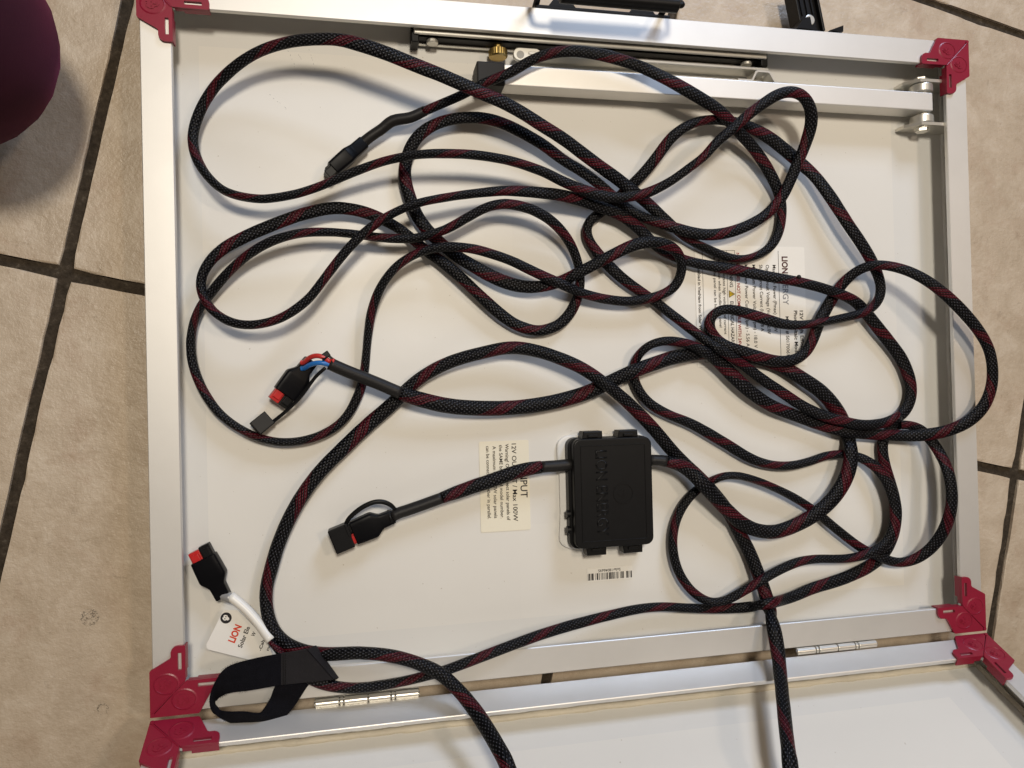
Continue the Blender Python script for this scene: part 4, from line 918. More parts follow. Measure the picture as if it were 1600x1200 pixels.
# ------------------------------------------------------------------ slotted brace rail with thumb screw
def build_brace():
    bm = bmesh.new()
    # channel: back web, top and bottom lips
    box(bm, -0.1465, 0.1490, 0.2405, 0.2420, 0.0125, 0.0290)
    box(bm, -0.1450, 0.1475, 0.2322, 0.2380, 0.0262, 0.0285, bev=0.0008)
    box(bm, -0.1450, 0.1475, 0.2300, 0.2316, 0.0130, 0.0150)
    rail = obj('brace_rail', bm, M['steel'], main, mw=MF)
    rail['label'] = 'steel slide rail tucked under the top frame'
    bm = bmesh.new()
    box(bm, -0.1440, 0.1465, 0.2318, 0.2404, 0.0122, 0.0240)
    obj('channel', bm, M['black'], rail)
    for x, s in ((-0.1470, 1), (0.1495, -1)):
        bm = bmesh.new()
        box(bm, min(x, x + s * 0.006), max(x, x + s * 0.006), 0.2268, 0.2402, 0.0115, 0.0262, bev=0.0008)
        obj('end_stop', bm, M['black'], rail)
        bm = bmesh.new()
        box(bm, min(x + s * 0.001, x + s * 0.028), max(x + s * 0.001, x + s * 0.028), 0.2386, 0.2410, 0.0288, 0.0296)
        obj('retainer', bm, M['steel'], rail)
        bm = bmesh.new()
        cyl(bm, (x + s * 0.0165, 0.2318, 0.0200), (x + s * 0.0165, 0.2286, 0.0200), 0.0045, 16, bev=0.0008)
        obj('screw_head', bm, M['steel'], rail, auto=19)
    # brace arm
    bm = bmesh.new()
    box(bm, -0.0560, 0.1500, 0.2232, 0.2256, 0.0120, 0.0262, bev=0.0005)
    box(bm, -0.0560, 0.1480, 0.2160, 0.2180, 0.0110, 0.0190, bev=0.0004)
    arm = obj('brace_arm', bm, M['steel'], rail)
    bm = bmesh.new()
    pts = []
    for k in range(13):
        a = R(90 + 180 * k / 12)
        pts.append((-0.0630 + 0.0052 * math.cos(a), 0.2233 + 0.0052 * math.sin(a)))
    pts += [(-0.0490, 0.2190), (-0.0440, 0.2215), (-0.0440, 0.2256), (-0.0490, 0.2285)]
    prism(bm, pts, 0.0225, 0.0255, bev=0.0006)
    obj('clevis', bm, M['steel'], rail)
    bm = bmesh.new()
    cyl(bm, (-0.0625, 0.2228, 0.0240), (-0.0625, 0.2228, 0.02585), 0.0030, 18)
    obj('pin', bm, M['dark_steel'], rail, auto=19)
    # brass thumb screw, axis along y
    bm = bmesh.new()
    n = 48
    rings = []
    for y, r in ((0.2282, 0.0062), (0.2276, 0.0072), (0.2228, 0.0072), (0.2219, 0.0064)):
        ring = []
        for k in range(n):
            rr = r + (0.00028 if k % 2 and r > 0.007 else 0)
            ring.append(bm.verts.new((-0.0790 + rr * math.cos(2 * math.pi * k / n), y, 0.0190 + rr * math.sin(2 * math.pi * k / n))))
        rings.append(ring)
    for i in range(3):
        for k in range(n): bm.faces.new((rings[i][k], rings[i][(k + 1) % n], rings[i + 1][(k + 1) % n], rings[i + 1][k]))
    bm.faces.new(rings[0]); bm.faces.new(rings[-1])
    cyl(bm, (-0.0790, 0.2282, 0.0190), (-0.0790, 0.2330, 0.0190), 0.0030, 14)
    obj('thumb_screw', bm, M['brass'], rail)
build_brace()

# ------------------------------------------------------------------ carry handle and latch on the outer top wall
def build_handle():
    bm = bmesh.new()
    yb = PH / 2
    box(bm, -0.0520, 0.0600, yb + 0.0003, yb + 0.0036, 0.0140, 0.0335, bev=0.0010)
    for x in (-0.030, 0.036):
        prism(bm, [(x - 0.011, yb + 0.003), (x + 0.011, yb + 0.003), (x + 0.007, yb + 0.0082), (x - 0.007, yb + 0.0082)], 0.016, 0.0335)
    h = obj('carry_handle', bm, M['black'], main, mw=MF)
    h['label'] = 'black carry handle on the outer top edge'
    yg, zg = 0.2475, 0.0700
    for x0, x1 in ((-0.0500, -0.0570), (0.0530, 0.0545)):
        pts = [(x0, yb + 0.004, 0.027, 0.0026, 0.0026), (x0 * 1.02, yb + 0.0065, 0.040, 0.0024, 0.0024), (x1, yb + 0.003, 0.056, 0.0024, 0.0024), (x1 * 0.985, yg + 0.003, 0.067, 0.0024, 0.0024), (x1 * 0.93, yg, zg, 0.0023, 0.0023), (x1 * 0.6, yg, zg, 0.0023, 0.0023)]
        link('handle_arm', tube_mesh('handle_arm', catmull(pts, 6), 12), M['black'], h, smooth=True)
    bm = bmesh.new()
    loft(bm, [(-0.0420, 0.0042, 0.0042), (-0.0415, 0.0054, 0.0054), (0.0490, 0.0056, 0.0056), (0.0498, 0.0044, 0.0044)], 24, 2.2)
    obj('grip', bm, M['black'], h, smooth=True, auto=40, mw=Matrix.Translation((0.0, yg, zg)))
build_handle()

def build_latch():
    yb = PH / 2
    bm = bmesh.new()
    box(bm, 0.1760, 0.2140, yb + 0.0003, yb + 0.0022, 0.0080, 0.0290, bev=0.0006)
    prism(bm, [(0.1735, yb + 0.0022), (0.1880, yb + 0.0022), (0.1860, yb + 0.0125), (0.1800, yb + 0.0115)], 0.0100, 0.0325)
    prism(bm, [(0.2035, yb + 0.0022), (0.2165, yb + 0.0022), (0.2168, yb + 0.0075)], 0.0100, 0.0330)
    l = obj('latch', bm, M['black'], main, mw=MF)
    l['label'] = 'black plastic latch sticking out beyond the top edge'
    mw = Matrix.Translation((0.1930, yb + 0.003, 0.0200)) @ Matrix.Rotation(R(11), 4, 'Z')
    bm = bmesh.new()
    box(bm, -0.0100, 0.0100, 0.0, 0.040, -0.007, 0.003, bev=0.0012)
    for x in (-0.0112, 0.0092): box(bm, x, x + 0.0022, 0.0, 0.040, -0.008, 0.0068, bev=0.0006)
    for x in (-0.005, 0.0, 0.005): box(bm, x - 0.0006, x + 0.0006, 0.0165, 0.039, 0.0028, 0.0042)
    obj('lever', bm, M['black'], l, mw=mw)
    bm = bmesh.new()
    cyl(bm, (0.0004, 0.0115, 0.0032), (0.0004, 0.0115, 0.0046), 0.0046, 22, bev=0.0006)
    obj('rivet', bm, M['steel'], l, mw=mw, auto=19)
build_latch()

# ------------------------------------------------------------------ junction box
def build_box():
    bm = bmesh.new()
    out = []
    base = rrect(-0.0328, 0.0388, -0.1672, -0.0762, 0.009, 8)
    for x, y in base:
        left = max(0.0, min(1.0, (0.0 - x) / 0.033))
        bulge = 0.0034 * left * (0.5 + 0.5 * math.sin((y + 0.1) * 90)) + 0.0005 * noise.noise(Vector((x * 120, y * 120, 2)))
        out.append((x - bulge, y + 0.0009 * noise.noise(Vector((x * 90, y * 90, 5)))))
    dense = []
    for a, b in zip(out, out[1:] + out[:1]):
        n = max(1, int(math.dist(a, b) / 0.004))
        for k in range(n):
            x, y = a[0] + (b[0] - a[0]) * k / n, a[1] + (b[1] - a[1]) * k / n
            if x < -0.025: x -= 0.0022 * max(0, noise.noise(Vector((y * 55, 1.3, 0))) + 0.25)
            dense.append((x, y))
    prism(bm, dense, SH + 0.0001, SH + 0.0030, bev=0.0012)
    jb = obj('junction_box', bm, M['seal'], main, mw=MF)
    jb['label'] = 'black junction box bedded in white sealant'
    bm = bmesh.new()
    prism(bm, rrect(-0.0312, 0.0370, -0.1655, -0.0778, 0.007, 6), SH + 0.0025, SH + 0.0118, bev=0.0008)
    for y in (-0.099, -0.1375, -0.1500): cyl(bm, (-0.0305, y, SH + 0.0112), (-0.0335, y, SH + 0.0112), 0.0030, 12)
    obj('base', bm, M['black'], jb)
    bm = bmesh.new()
    prism(bm, rrect(-0.0290, 0.0358, -0.1640, -0.0783, 0.0062, 7), SH + 0.0128, SH + 0.0200, bev=0.0012, seg=3)
    prism(bm, rrect(-0.0278, 0.0345, -0.1628, -0.0796, 0.0055, 6), SH + 0.0112, SH + 0.0130)
    lid = obj('lid', bm, M['black'], jb)
    bm = bmesh.new()
    zt = SH + 0.0200
    for x0, x1, y0, y1 in ((-0.0234, 0.0300, -0.0842, -0.0837), (-0.0234, 0.0300, -0.1590, -0.1585), (-0.0234, -0.0229, -0.1585, -0.0842), (0.0295, 0.0300, -0.1585, -0.0842)):
        box(bm, x0, x1, y0, y1, zt - 0.0002, zt + 0.0004, bev=0.00012, seg=1)
    # lion emblem in a ring
    n = 40
    for k in range(n):
        a, b = 2 * math.pi * k / n, 2 * math.pi * (k + 1) / n
        q = [(r * math.cos(g), r * math.sin(g)) for g, r in ((a, 0.0076), (b, 0.0076), (b, 0.0081), (a, 0.0081))]
        prism(bm, [(0.0110 + x, -0.1224 + y) for x, y in q], zt - 0.0002, zt + 0.0004)
    rot = Matrix.Translation((0.0110, -0.1224, 0)) @ Matrix.Rotation(R(-90), 4, 'Z')
    prism(bm, [(x / 1000, y / 1000) for x, y in LION], zt - 0.0002, zt + 0.0003, mw=rot)
    for ex in (-1.5, 1.5):
        prism(bm, [((ex + x) / 1000, y / 1000) for x, y in ((-0.7, 0.3), (0.7, 0.0), (0.5, 0.9), (-0.5, 1.0))], zt, zt + 0.0006, mw=rot)
    obj('lid_moulding', bm, M['black'], lid) if False else obj('moulding', bm, M['black'], jb)
    me = text_mesh('lettering', 'LION ENERGY', 0.0670, 0.0094)
    bm = bmesh.new(); bm.from_mesh(me)
    r = bmesh.ops.extrude_face_region(bm, geom=bm.faces[:])
    bmesh.ops.translate(bm, verts=[g for g in r['geom'] if isinstance(g, bmesh.types.BMVert)], vec=(0, 0, 0.00035))
    bpy.data.meshes.remove(me)
    obj('lettering', bm, M['black'], jb, mw=Matrix.Translation((-0.0110, -0.0877, zt)) @ Matrix.Rotation(R(-90), 4, 'Z'))
    for x, s in ((-0.0206, 1), (0.0090, 1), (-0.0196, -1), (0.0107, -1)):
        y = -0.0785 if s > 0 else -0.1640
        bm = bmesh.new()
        w = 0.0170
        prism(bm, [(x, y), (x + w, y), (x + w - 0.0003, y + s * 0.0058), (x + 0.0012, y + s * 0.0058)] if s > 0 else [(x, y), (x + 0.0012, y + s * 0.0066), (x + w - 0.0003, y + s * 0.0066), (x + w, y)], SH + 0.0050, SH + 0.0165, bev=0.0008)
        box(bm, x + 0.0045, x + w - 0.0045, min(y + s * 0.001, y + s * 0.0032), max(y + s * 0.001, y + s * 0.0032), SH + 0.0160, SH + 0.0182, bev=0.0004)
        obj('clip', bm, M['black'], jb)
build_box()

# the twin box on the back of the second panel, above the picture's edge
def twin_box():
    src = next(o for o in main.children if o.name.startswith('junction_box'))
    j = src.copy(); COL.objects.link(j); j.parent = second
    j.matrix_local = Matrix.Rotation(math.pi, 4, 'Z') @ Matrix.Translation((-0.003, 0.020, 0)) @ MF
    j['label'] = 'black junction box of the second panel'
    for c in src.children:
        d = c.copy(); COL.objects.link(d); d.parent = j
twin_box()

# ------------------------------------------------------------------ stuck-on labels
def put_text(parent, ox, oy, z, u, v, body, length, cap, matn, bold=0.0, ang=-90):
    """label frame: u runs along the reading direction (world -y), v upwards in the text (world +x); mm"""
    me = text_mesh('lettering', body, length / 1000 if length else None, cap / 1000, bold)
    return link('lettering', me, M[matn], parent, mw=Matrix.Translation((ox + v / 1000, oy - u / 1000, z)) @ Matrix.Rotation(R(ang), 4, 'Z'))

def sticker(name, x0, x1, y0, y1, matn, skew=0.0, r=0.0012):
    bm = bmesh.new()
    prism(bm, rrect(x0, x1, y0, y1, r, 3), SH + 0.0002, SH + 0.00042)
    return obj(name, bm, M[matn], main, mw=MF)

def build_labels():
    z = SH + 0.00056
    # specification label
    ox, oy = 0.0866, 0.0790
    s = sticker('spec_label', ox, ox + 0.1022, oy - 0.1025, oy, 'paper')
    s['label'] = 'white specification sticker half hidden under the cables'
    T = lambda *a, **k: put_text(s, ox, oy, z, *a, **k)
    T(8.3, 80.6, 'LION', 14.6, 5.3, 'ink_lion', 0.022)
    T(23.6, 80.6, 'ENERGY', 26.4, 5.3, 'ink_grey')
    T(55, 96.2, '12V High Efficiency', 42, 3.2, 'ink', 0.012)
    T(55, 90.6, 'Photovoltaic Module', 42, 3.2, 'ink', 0.012)
    T(60, 82.6, 'Model # 50170061', 33.5, 3.0, 'ink')
    T(15.7, 71.6, 'Maximum Power (Pmax) - 100W', 57.5, 3.0, 'ink')
    T(15.7, 65.2, 'Open Circuit Voltage (Voc) - 22.0V', 59.5, 3.0, 'ink')
    T(15.7, 59.0, 'Short Circuit Current (Isc) - 5.8 A', 57, 3.0, 'ink')
    T(15.7, 52.4, 'Maximum Power Voltage (Vpm) - 18.0 V', 71, 3.0, 'ink')
    T(15.7, 45.2, 'Maximum Power Current (Ipm) - 5.56 A', 70, 3.0, 'ink')
    T(5.8, 37.8, 'NOTE: PANEL NOT COMPATIBLE WITH 24V', 79, 2.9, 'ink_red', 0.012)
    T(14, 31.2, 'WARNING', 21, 3.0, 'ink', 0.006)
    T(47, 31.2, 'ELECTRICAL HAZARD', 37.5, 3.0, 'ink', 0.006)
    T(9, 25.0, 'Panel generates high voltage and current', 66, 2.45, 'ink')
    T(9, 20.8, 'Use caution when handling the panel', 60, 2.45, 'ink')
    T(9, 16.6, 'in use, the panel can be hot', 46, 2.45, 'ink')
    T(5, 12.4, 'on', 3, 2.45, 'ink')
    T(13, 2.2, 'Assembled in VietNam from Solar World cells', 72, 2.45, 'ink', 0.012)
    def rules(name, segs, matn='ink'):
        bm = bmesh.new()
        for u0, u1, v0, v1 in segs: box(bm, ox + v0 / 1000, ox + v1 / 1000, oy - u1 / 1000, oy - u0 / 1000, z - 0.00006, z)
        obj(name, bm, M[matn], s)
    rules('rule', [(3.5, 98, 77.0, 77.35)])
    rules('rule', [(4, 98, 28.9, 29.2), (4, 98, 36.2, 36.5), (3.7, 4, 6.6, 36.5), (98, 98.3, 6.6, 36.5), (4, 98, 6.6, 6.9)])
    bm = bmesh.new()
    prism(bm, [(ox + v / 1000, oy - u / 1000) for u, v in ((37.6, 30.2), (44.0, 30.2), (40.8, 36.0))], z - 0.00006, z)
    tri = obj('warning_triangle', bm, M['ink'], s)
    bm = bmesh.new()
    prism(bm, [(ox + v / 1000, oy - u / 1000) for u, v in ((38.3, 30.65), (43.3, 30.65), (40.8, 35.2))], z, z + 0.00006)
    obj('triangle_fill', bm, M['ink_yellow'], s)
    T(40.4, 31.3, '!', None, 3.0, 'ink').location.z += 0.00012
    # input label
    ox2, oy2 = -0.1002, -0.0787
    s2 = sticker('input_label', ox2, ox2 + 0.0400, oy2 - 0.0712, oy2, 'cream')
    s2['label'] = 'cream warning sticker left of the junction box'
    T = lambda *a, **k: put_text(s2, ox2, oy2, z, *a, **k)
    T(24.0, 32.6, 'INPUT', 21.6, 5.6, 'ink')
    T(2.4, 26.2, '12V OUTPUT / Max 100W', 61.5, 3.6, 'ink')
    T(2.4, 21.0, 'Warning! Only connect solar panels of', 60.5, 2.7, 'ink', 0.004)
    T(3.0, 16.0, 'the SAME brand and model number.', 58, 2.7, 'ink')
    T(3.8, 10.8, 'A maximum of 2 100W solar panels', 56.8, 2.7, 'ink')
    T(3.6, 5.6, 'can be connected together in parallel.', 57.4, 2.7, 'ink')
    # bar code label
    s3 = sticker('barcode_label', -0.0144, 0.0240, -0.1952, -0.1847, 'paper', r=0.0004)
    s3['label'] = 'small white bar code sticker below the junction box'
    bm = bmesh.new()
    bars = [(290, 305), (318, 350), (372, 385), (392, 430), (470, 478), (508, 540), (560, 578), (612, 622), (640, 648), (658, 670), (692, 700), (715, 722), (740, 752), (762, 786), (812, 838), (846, 880), (898, 928), (945, 954), (962, 970), (1004, 1026), (1040, 1050), (1092, 1104), (1122, 1140), (1148, 1160), (1166, 1186), (1250, 1278), (1284, 1304), (1334, 1344), (1360, 1388)]
    for a, b in bars:
        x0, x1 = -0.0138 + (a - 290) * 3.41e-5, -0.0138 + (b - 290) * 3.41e-5
        box(bm, x0, x1, -0.1942, -0.1887, z - 0.00006, z)
    obj('barcode', bm, M['ink'], s3)
    me = text_mesh('lettering', 'Solar18046695', 0.0190, 0.0022)
    link('lettering', me, M['ink'], s3, mw=Matrix.Translation((0.0140, -0.1858, z)) @ Matrix.Rotation(R(180), 4, 'Z'))
build_labels()

def build_scuffs():
    rnd = random.Random(11)
    bm = bmesh.new()
    for (x0, y0), (x1, y1), n in (((-252.8, 187.2), (-238.3, 175.0), 6), ((-238.2, 221.4), (-233.0, 207.2), 5), ((-223.3, 223.9), (-218.0, 206.2), 6), ((-231, 219), (-228, 214), 3)):
        for k in range(n):
            t = (k + rnd.uniform(0.1, 0.7)) / n
            x, y = x0 + (x1 - x0) * t + rnd.uniform(-0.4, 0.4), y0 + (y1 - y0) * t + rnd.uniform(-0.4, 0.4)
            L = rnd.uniform(0.5, 1.6) / 2000
            mw = Matrix.Translation((x / 1000, y / 1000, SH + 0.00006)) @ Matrix.Rotation(math.atan2(y1 - y0, x1 - x0), 4, 'Z')
            box(bm, -L, L, -0.00011, 0.00011, -0.00005, 0.00002, mw=mw)
    obj('scuff_marks', bm, M['ink_grey'], main, mw=MF)['kind'] = 'stuff'
build_scuffs()

# ================================================================== cables
def parse(s):
    return [tuple(int(v) / 1e4 for v in r.split()) for r in s.replace('\n', ';').split(';')]

def split_at(path, x, y):
    k = min(range(len(path)), key=lambda i: (path[i][0] - x) ** 2 + (path[i][1] - y) ** 2)
    return path[:k + 1], path[k:]

def tube_obj(name, path, matn, parent, n=16, sub=2, grow=0.0):
    p = catmull(path, sub)
    if grow: p = [(*q[:3], q[3] + grow, q[4] + grow) for q in p]
    return link(name, tube_mesh(name, p, n), M[matn], parent, smooth=True)

def frame_at(loc, fwd, roll=0, pitch=0):
    f = Vector((fwd[0], fwd[1], 0)).normalized()
    left = Vector((-f.y, f.x, 0))
    up = Vector((0, 0, 1))
    m = Matrix((( f.x, left.x, up.x, loc[0]), (f.y, left.y, up.y, loc[1]), (f.z, left.z, up.z, loc[2]), (0, 0, 0, 1)))
    return m @ Matrix.Rotation(R(pitch), 4, 'Y') @ Matrix.Rotation(R(roll), 4, 'X')

def plug(parent, mw, red_side=1, housing=0.0075, stagger=0.0, both_black=False):
    """boot with its front face at local origin, mating end towards +x."""
    bm = bmesh.new()
    loft(bm, [(0.0, 0.0084, 0.0050), (-0.0005, 0.0090, 0.0056), (-0.0060, 0.0093, 0.0058), (-0.0150, 0.0096, 0.0060), (-0.0165, 0.0093, 0.0058), (-0.0205, 0.0064, 0.0052),
              (-0.0222, 0.0055, 0.0050), (-0.0312, 0.0052, 0.0049), (-0.0318, 0.0048, 0.0045)], 36, 6.5)
    obj('boot', bm, M['boot'], parent, mw=mw, auto=38)
    if housing:
        for s in (1, -1):
            bm = bmesh.new()
            h = housing + (stagger if s != red_side else 0)
            y0, y1 = (0.0001, 0.0079) if s > 0 else (-0.0079, -0.0001)
            box(bm, -0.002, h, y0, y1, -0.0040, 0.0024, bev=0.0005)
            box(bm, -0.002, h - 0.0022, y0 + 0.0012, y1 - 0.0012, 0.0022, 0.0040, bev=0.0004)
            obj('connector_housing', bm, M['plug_red' if (s == red_side and not both_black) else 'black'], parent, mw=mw)

def build_extension():
    root = empty('extension_cable', (-0.18, 0.13, SH))
    tag(root, 'long thin black braided cable with red flecks, tangled in many loops over the white back', 'cable')
    root.location = (0, 0, 0)
    path = parse(EXT_PATH)
    body, wrap = split_at(path, -0.2610, -0.2165)
    tube_obj('braided_sleeve', body, 'braid', root)
    # heat shrink and black plug at the start
    a = path[0]
    sp = [(a[0] + 0.002, a[1] + 0.001, a[2], a[3] + 0.0004, a[4]), (a[0] - 0.009, a[1] - 0.0042, a[2] - 0.001, 0.0040, 0.0042), (-0.1620, 0.1665, a[2] - 0.003, 0.0042, 0.0042), (-0.1705, 0.1605, a[2] - 0.005, 0.0040, 0.0040),
          (-0.1790, 0.1545, 0.0215, 0.0040, 0.0040), (-0.1870, 0.1480, 0.0198, 0.0042, 0.0042)]
    tube_obj('heat_shrink', sp, 'shrink', root, sub=4)
    mw = frame_at((-0.2073, 0.1291, 0.0195), (-0.0228, -0.0208), roll=82)
    plug(root, mw, housing=0.0065, both_black=True)
    # white paper wrap, clear sleeve and red/black plug at the other end
    wrap = [(*q[:3], 0.0031, 0.0031) for q in wrap if q[0] > -0.2868]
    tube_obj('paper_wrap', wrap, 'paper', root, grow=0.0004)
    e = wrap[-1]
    f = Vector((-0.0128, 0.0282, 0)).normalized()
    neck = Vector((-0.2911, -0.1817, SH + 0.0095))
    link('clear_sleeve', tube_mesh('clear_sleeve', [(*(Vector(e[:3]) + (neck - Vector(e[:3])) * t - f * 0.002 * (1 - t)), 0.0036, 0.0036) for t in (0, 0.3, 0.6, 1.0, 1.15)], 16), M['clear'], root, smooth=True)
    mw = frame_at((-0.3036, -0.1540, SH + 0.0080), (f.x, f.y))
    plug(root, mw, red_side=1, housing=0.0072, stagger=0.0012)
    # paper tag
    pts = [(-290.6, -192.6), (-292.2, -195.2), (-302.6, -215.6), (-302.4, -217.8), (-301.2, -219.3), (-272.2, -228.9), (-256.5, -227.6), (-262.0, -214.0), (-281.0, -193.0)]
    bm = bmesh.new()
    prism(bm, [(x / 1000, y / 1000) for x, y in pts], 0, 0.00025)
    for v in bm.verts: v.co.z += 0.0185 + 0.05 * (v.co.x + 0.30) + 0.08 * (-0.20 - v.co.y)
    tg = obj('paper_tag', bm, M['paper'], root)
    tg['label'] = 'white printed paper tag folded round the cable'
    Z = lambda x, y: 0.0185 + 0.05 * (x + 0.30) + 0.08 * (-0.20 - y) + 0.00034
    def t2w(zx, zy): return (-0.2913 + (zx - 345) * 7.28e-5, -0.1935 - (zy - 700) * 7.35e-5)
    def ttext(body, p0, p1, cap, matn, bold=0.0):
        a, b = t2w(*p0), t2w(*p1)
        d = (b[0] - a[0], b[1] - a[1])
        L = math.hypot(*d)
        me = text_mesh('lettering', body, L, cap, bold)
        mid = ((a[0] + b[0]) / 2, (a[1] + b[1]) / 2)
        ang = math.atan2(d[1], d[0])
        me.transform(Matrix.Translation((a[0], a[1], 0)) @ Matrix.Rotation(ang, 4, 'Z'))
        for v in me.vertices: v.co.z = Z(v.co.x, v.co.y)
        link('lettering', me, M[matn], tg)
    ttext('LION', (452, 1008), (524, 852), 0.0047, 'ink_orange', 0.03)
    ttext('Solar Ele', (522, 1060), (604, 868), 0.0031, 'ink', 0.012)
    ttext('W', (640, 962), (662, 925), 0.0026, 'ink', 0.012)
    ttext('-Cab', (708, 1102), (742, 1000), 0.0022, 'ink', 0.012)
    ttext('mr', (778, 1106), (800, 1052), 0.0022, 'ink', 0.012)
    c = t2w(376, 762)
    bm = bmesh.new()
    prism(bm, [(c[0] + 0.0039 * math.cos(2 * math.pi * k / 28), c[1] + 0.0039 * math.sin(2 * math.pi * k / 28)) for k in range(28)], -0.00008, 0.00004)
    for v in bm.verts: v.co.z += Z(v.co.x, v.co.y)
    obj('emblem', bm, M['ink'], tg)
    bm = bmesh.new()
    prism(bm, [(x * 0.55 / 1000, y * 0.55 / 1000) for x, y in LION], 0.0, 0.00012, mw=Matrix.Translation((c[0], c[1], 0)) @ Matrix.Rotation(R(62), 4, 'Z'))
    for v in bm.verts: v.co.z += Z(v.co.x, v.co.y)
    obj('emblem_face', bm, M['paper'], tg)
    bm = bmesh.new()
    for ex in (-0.8, 0.8):
        prism(bm, [((ex + 0.42 * math.cos(k)) / 1000, (0.5 + 0.5 * math.sin(k)) / 1000) for k in (0, 1, 2, 3, 4, 5)], 0.0001, 0.0002, mw=Matrix.Translation((c[0], c[1], 0)) @ Matrix.Rotation(R(62), 4, 'Z'))
    for v in bm.verts: v.co.z += Z(v.co.x, v.co.y)
    obj('emblem_eyes', bm, M['ink'], tg)
    # snagged loop of braid on the sleeve beside the label
    bm = bmesh.new()
    bmesh.ops.create_uvsphere(bm, u_segments=10, v_segments=8, radius=0.0019, matrix=Matrix.Translation((0.1712, 0.0502, 0.0285)))
    obj('snag', bm, M['shrink'], root, smooth=True)
build_extension()

def build_link():
    root = empty('link_cable')
    tag(root, 'thick black braided lead looping across the middle, both ends running off below', 'cable')
    tube_obj('braided_sleeve', parse(LINK_PATH), 'braid_thick', root, n=18)
build_link()

def build_output():
    root = empty('output_cable')
    tag(root, 'thick braided lead from the box\'s right side to an uncapped red and black plug', 'cable')
    path = parse(OUT_PATH)
    g, rest = split_at(path, 0.0519, -0.0996)
    br, sh = split_at(rest, -0.1588, -0.0368)
    tube_obj('heat_shrink', [(0.0340, -0.0975, g[0][2], 0.0042, 0.0042)] + g[1:], 'shrink', root, n=18, grow=0.0002)
    tube_obj('braided_sleeve', br, 'braid_thick', root, n=18)
    sh = [(*q[:3], 0.0046, 0.0046) for q in sh]
    tube_obj('heat_shrink', sh, 'shrink', root, n=18)
    e = sh[-1]
    # plug
    f = Vector((-0.0187, -0.0243, 0)).normalized()
    mw = frame_at((-0.2452, -0.0380, SH + 0.0105), (f.x, f.y), roll=-14, pitch=-6)
    plug(root, mw, red_side=-1, housing=0.0080)
    nk = Vector((-0.2285, -0.0155, SH + 0.0140))
    for name, dy, dz, bow, mt in (('red_wire', 0.0028, 0.0010, 0.0075, 'wire_red'), ('blue_wire', -0.0014, 0.0004, 0.0042, 'wire_blue')):
        b = Vector((e[0], e[1] + dy * 0.6, e[2]))
        a = nk + Vector((-0.002, dy - 0.002, 0))
        pts = []
        for t in (-0.12, 0.0, 0.25, 0.5, 0.75, 1.0, 1.2):
            q = a.lerp(b, t) + Vector((0, bow * max(0, 4 * t * (1 - t)) * 0.55, 0.004 * max(0, 4 * t * (1 - t)) + dz))
            pts.append((*q, 0.0018, 0.0018))
        link(name, tube_mesh(name, catmull(pts, 5), 12), M[mt], root, smooth=True)
    # cable tie round the wires with cut tail, tether and open dust cap
    bm = bmesh.new()
    cyl(bm, (e[0] - 0.0030, e[1] + 0.0004, e[2] - 0.0044), (e[0] - 0.0034, e[1] + 0.0048, e[2] + 0.0030), 0.0020, 10)
    box(bm, -0.0026, 0.0026, -0.0022, 0.0022, -0.002, 0.002, bev=0.0005, mw=Matrix.Translation((e[0] - 0.0022, e[1] + 0.0062, e[2] + 0.001)) @ Matrix.Rotation(R(35), 4, 'Z'))
    box(bm, -0.0030, 0.0030, -0.0009, 0.0009, -0.0006, 0.0006, mw=Matrix.Translation((e[0] + 0.0016, e[1] + 0.0038, e[2] + 0.002)) @ Matrix.Rotation(R(-40), 4, 'Z'))
    obj('cable_tie', bm, M['black'], root)
    tp = [(e[0] - 0.0030, e[1] - 0.0030, e[2] - 0.001, 0.0013, 0.0008), (-0.2225, -0.0260, 0.0300, 0.0013, 0.0007), (-0.2330, -0.0395, 0.0265, 0.0013, 0.0007), (-0.2440, -0.0500, 0.0225, 0.0013, 0.0007), (-0.2555, -0.0590, 0.0185, 0.0014, 0.0008)]
    tube_obj('tether', tp, 'black', root, n=8, sub=6)
    mwc = frame_at((-0.2610, -0.0590, SH + 0.0082), (-0.0075, -0.0066), pitch=0)
    mwc = Matrix.Translation((-0.2612, -0.0585, SH + 0.0098)) @ Matrix.Rotation(R(39), 4, 'Z') @ Matrix.Rotation(R(12), 4, 'Y')
    bm = bmesh.new()
    prism(bm, [(-0.0066, -0.0056), (0.0066, -0.0056), (0.0066, 0.0056), (-0.0066, 0.0056)], -0.0045, 0.0045, bev=0.0006)
    obj('dust_cap', bm, M['rubber'], root, mw=mwc)
build_output()

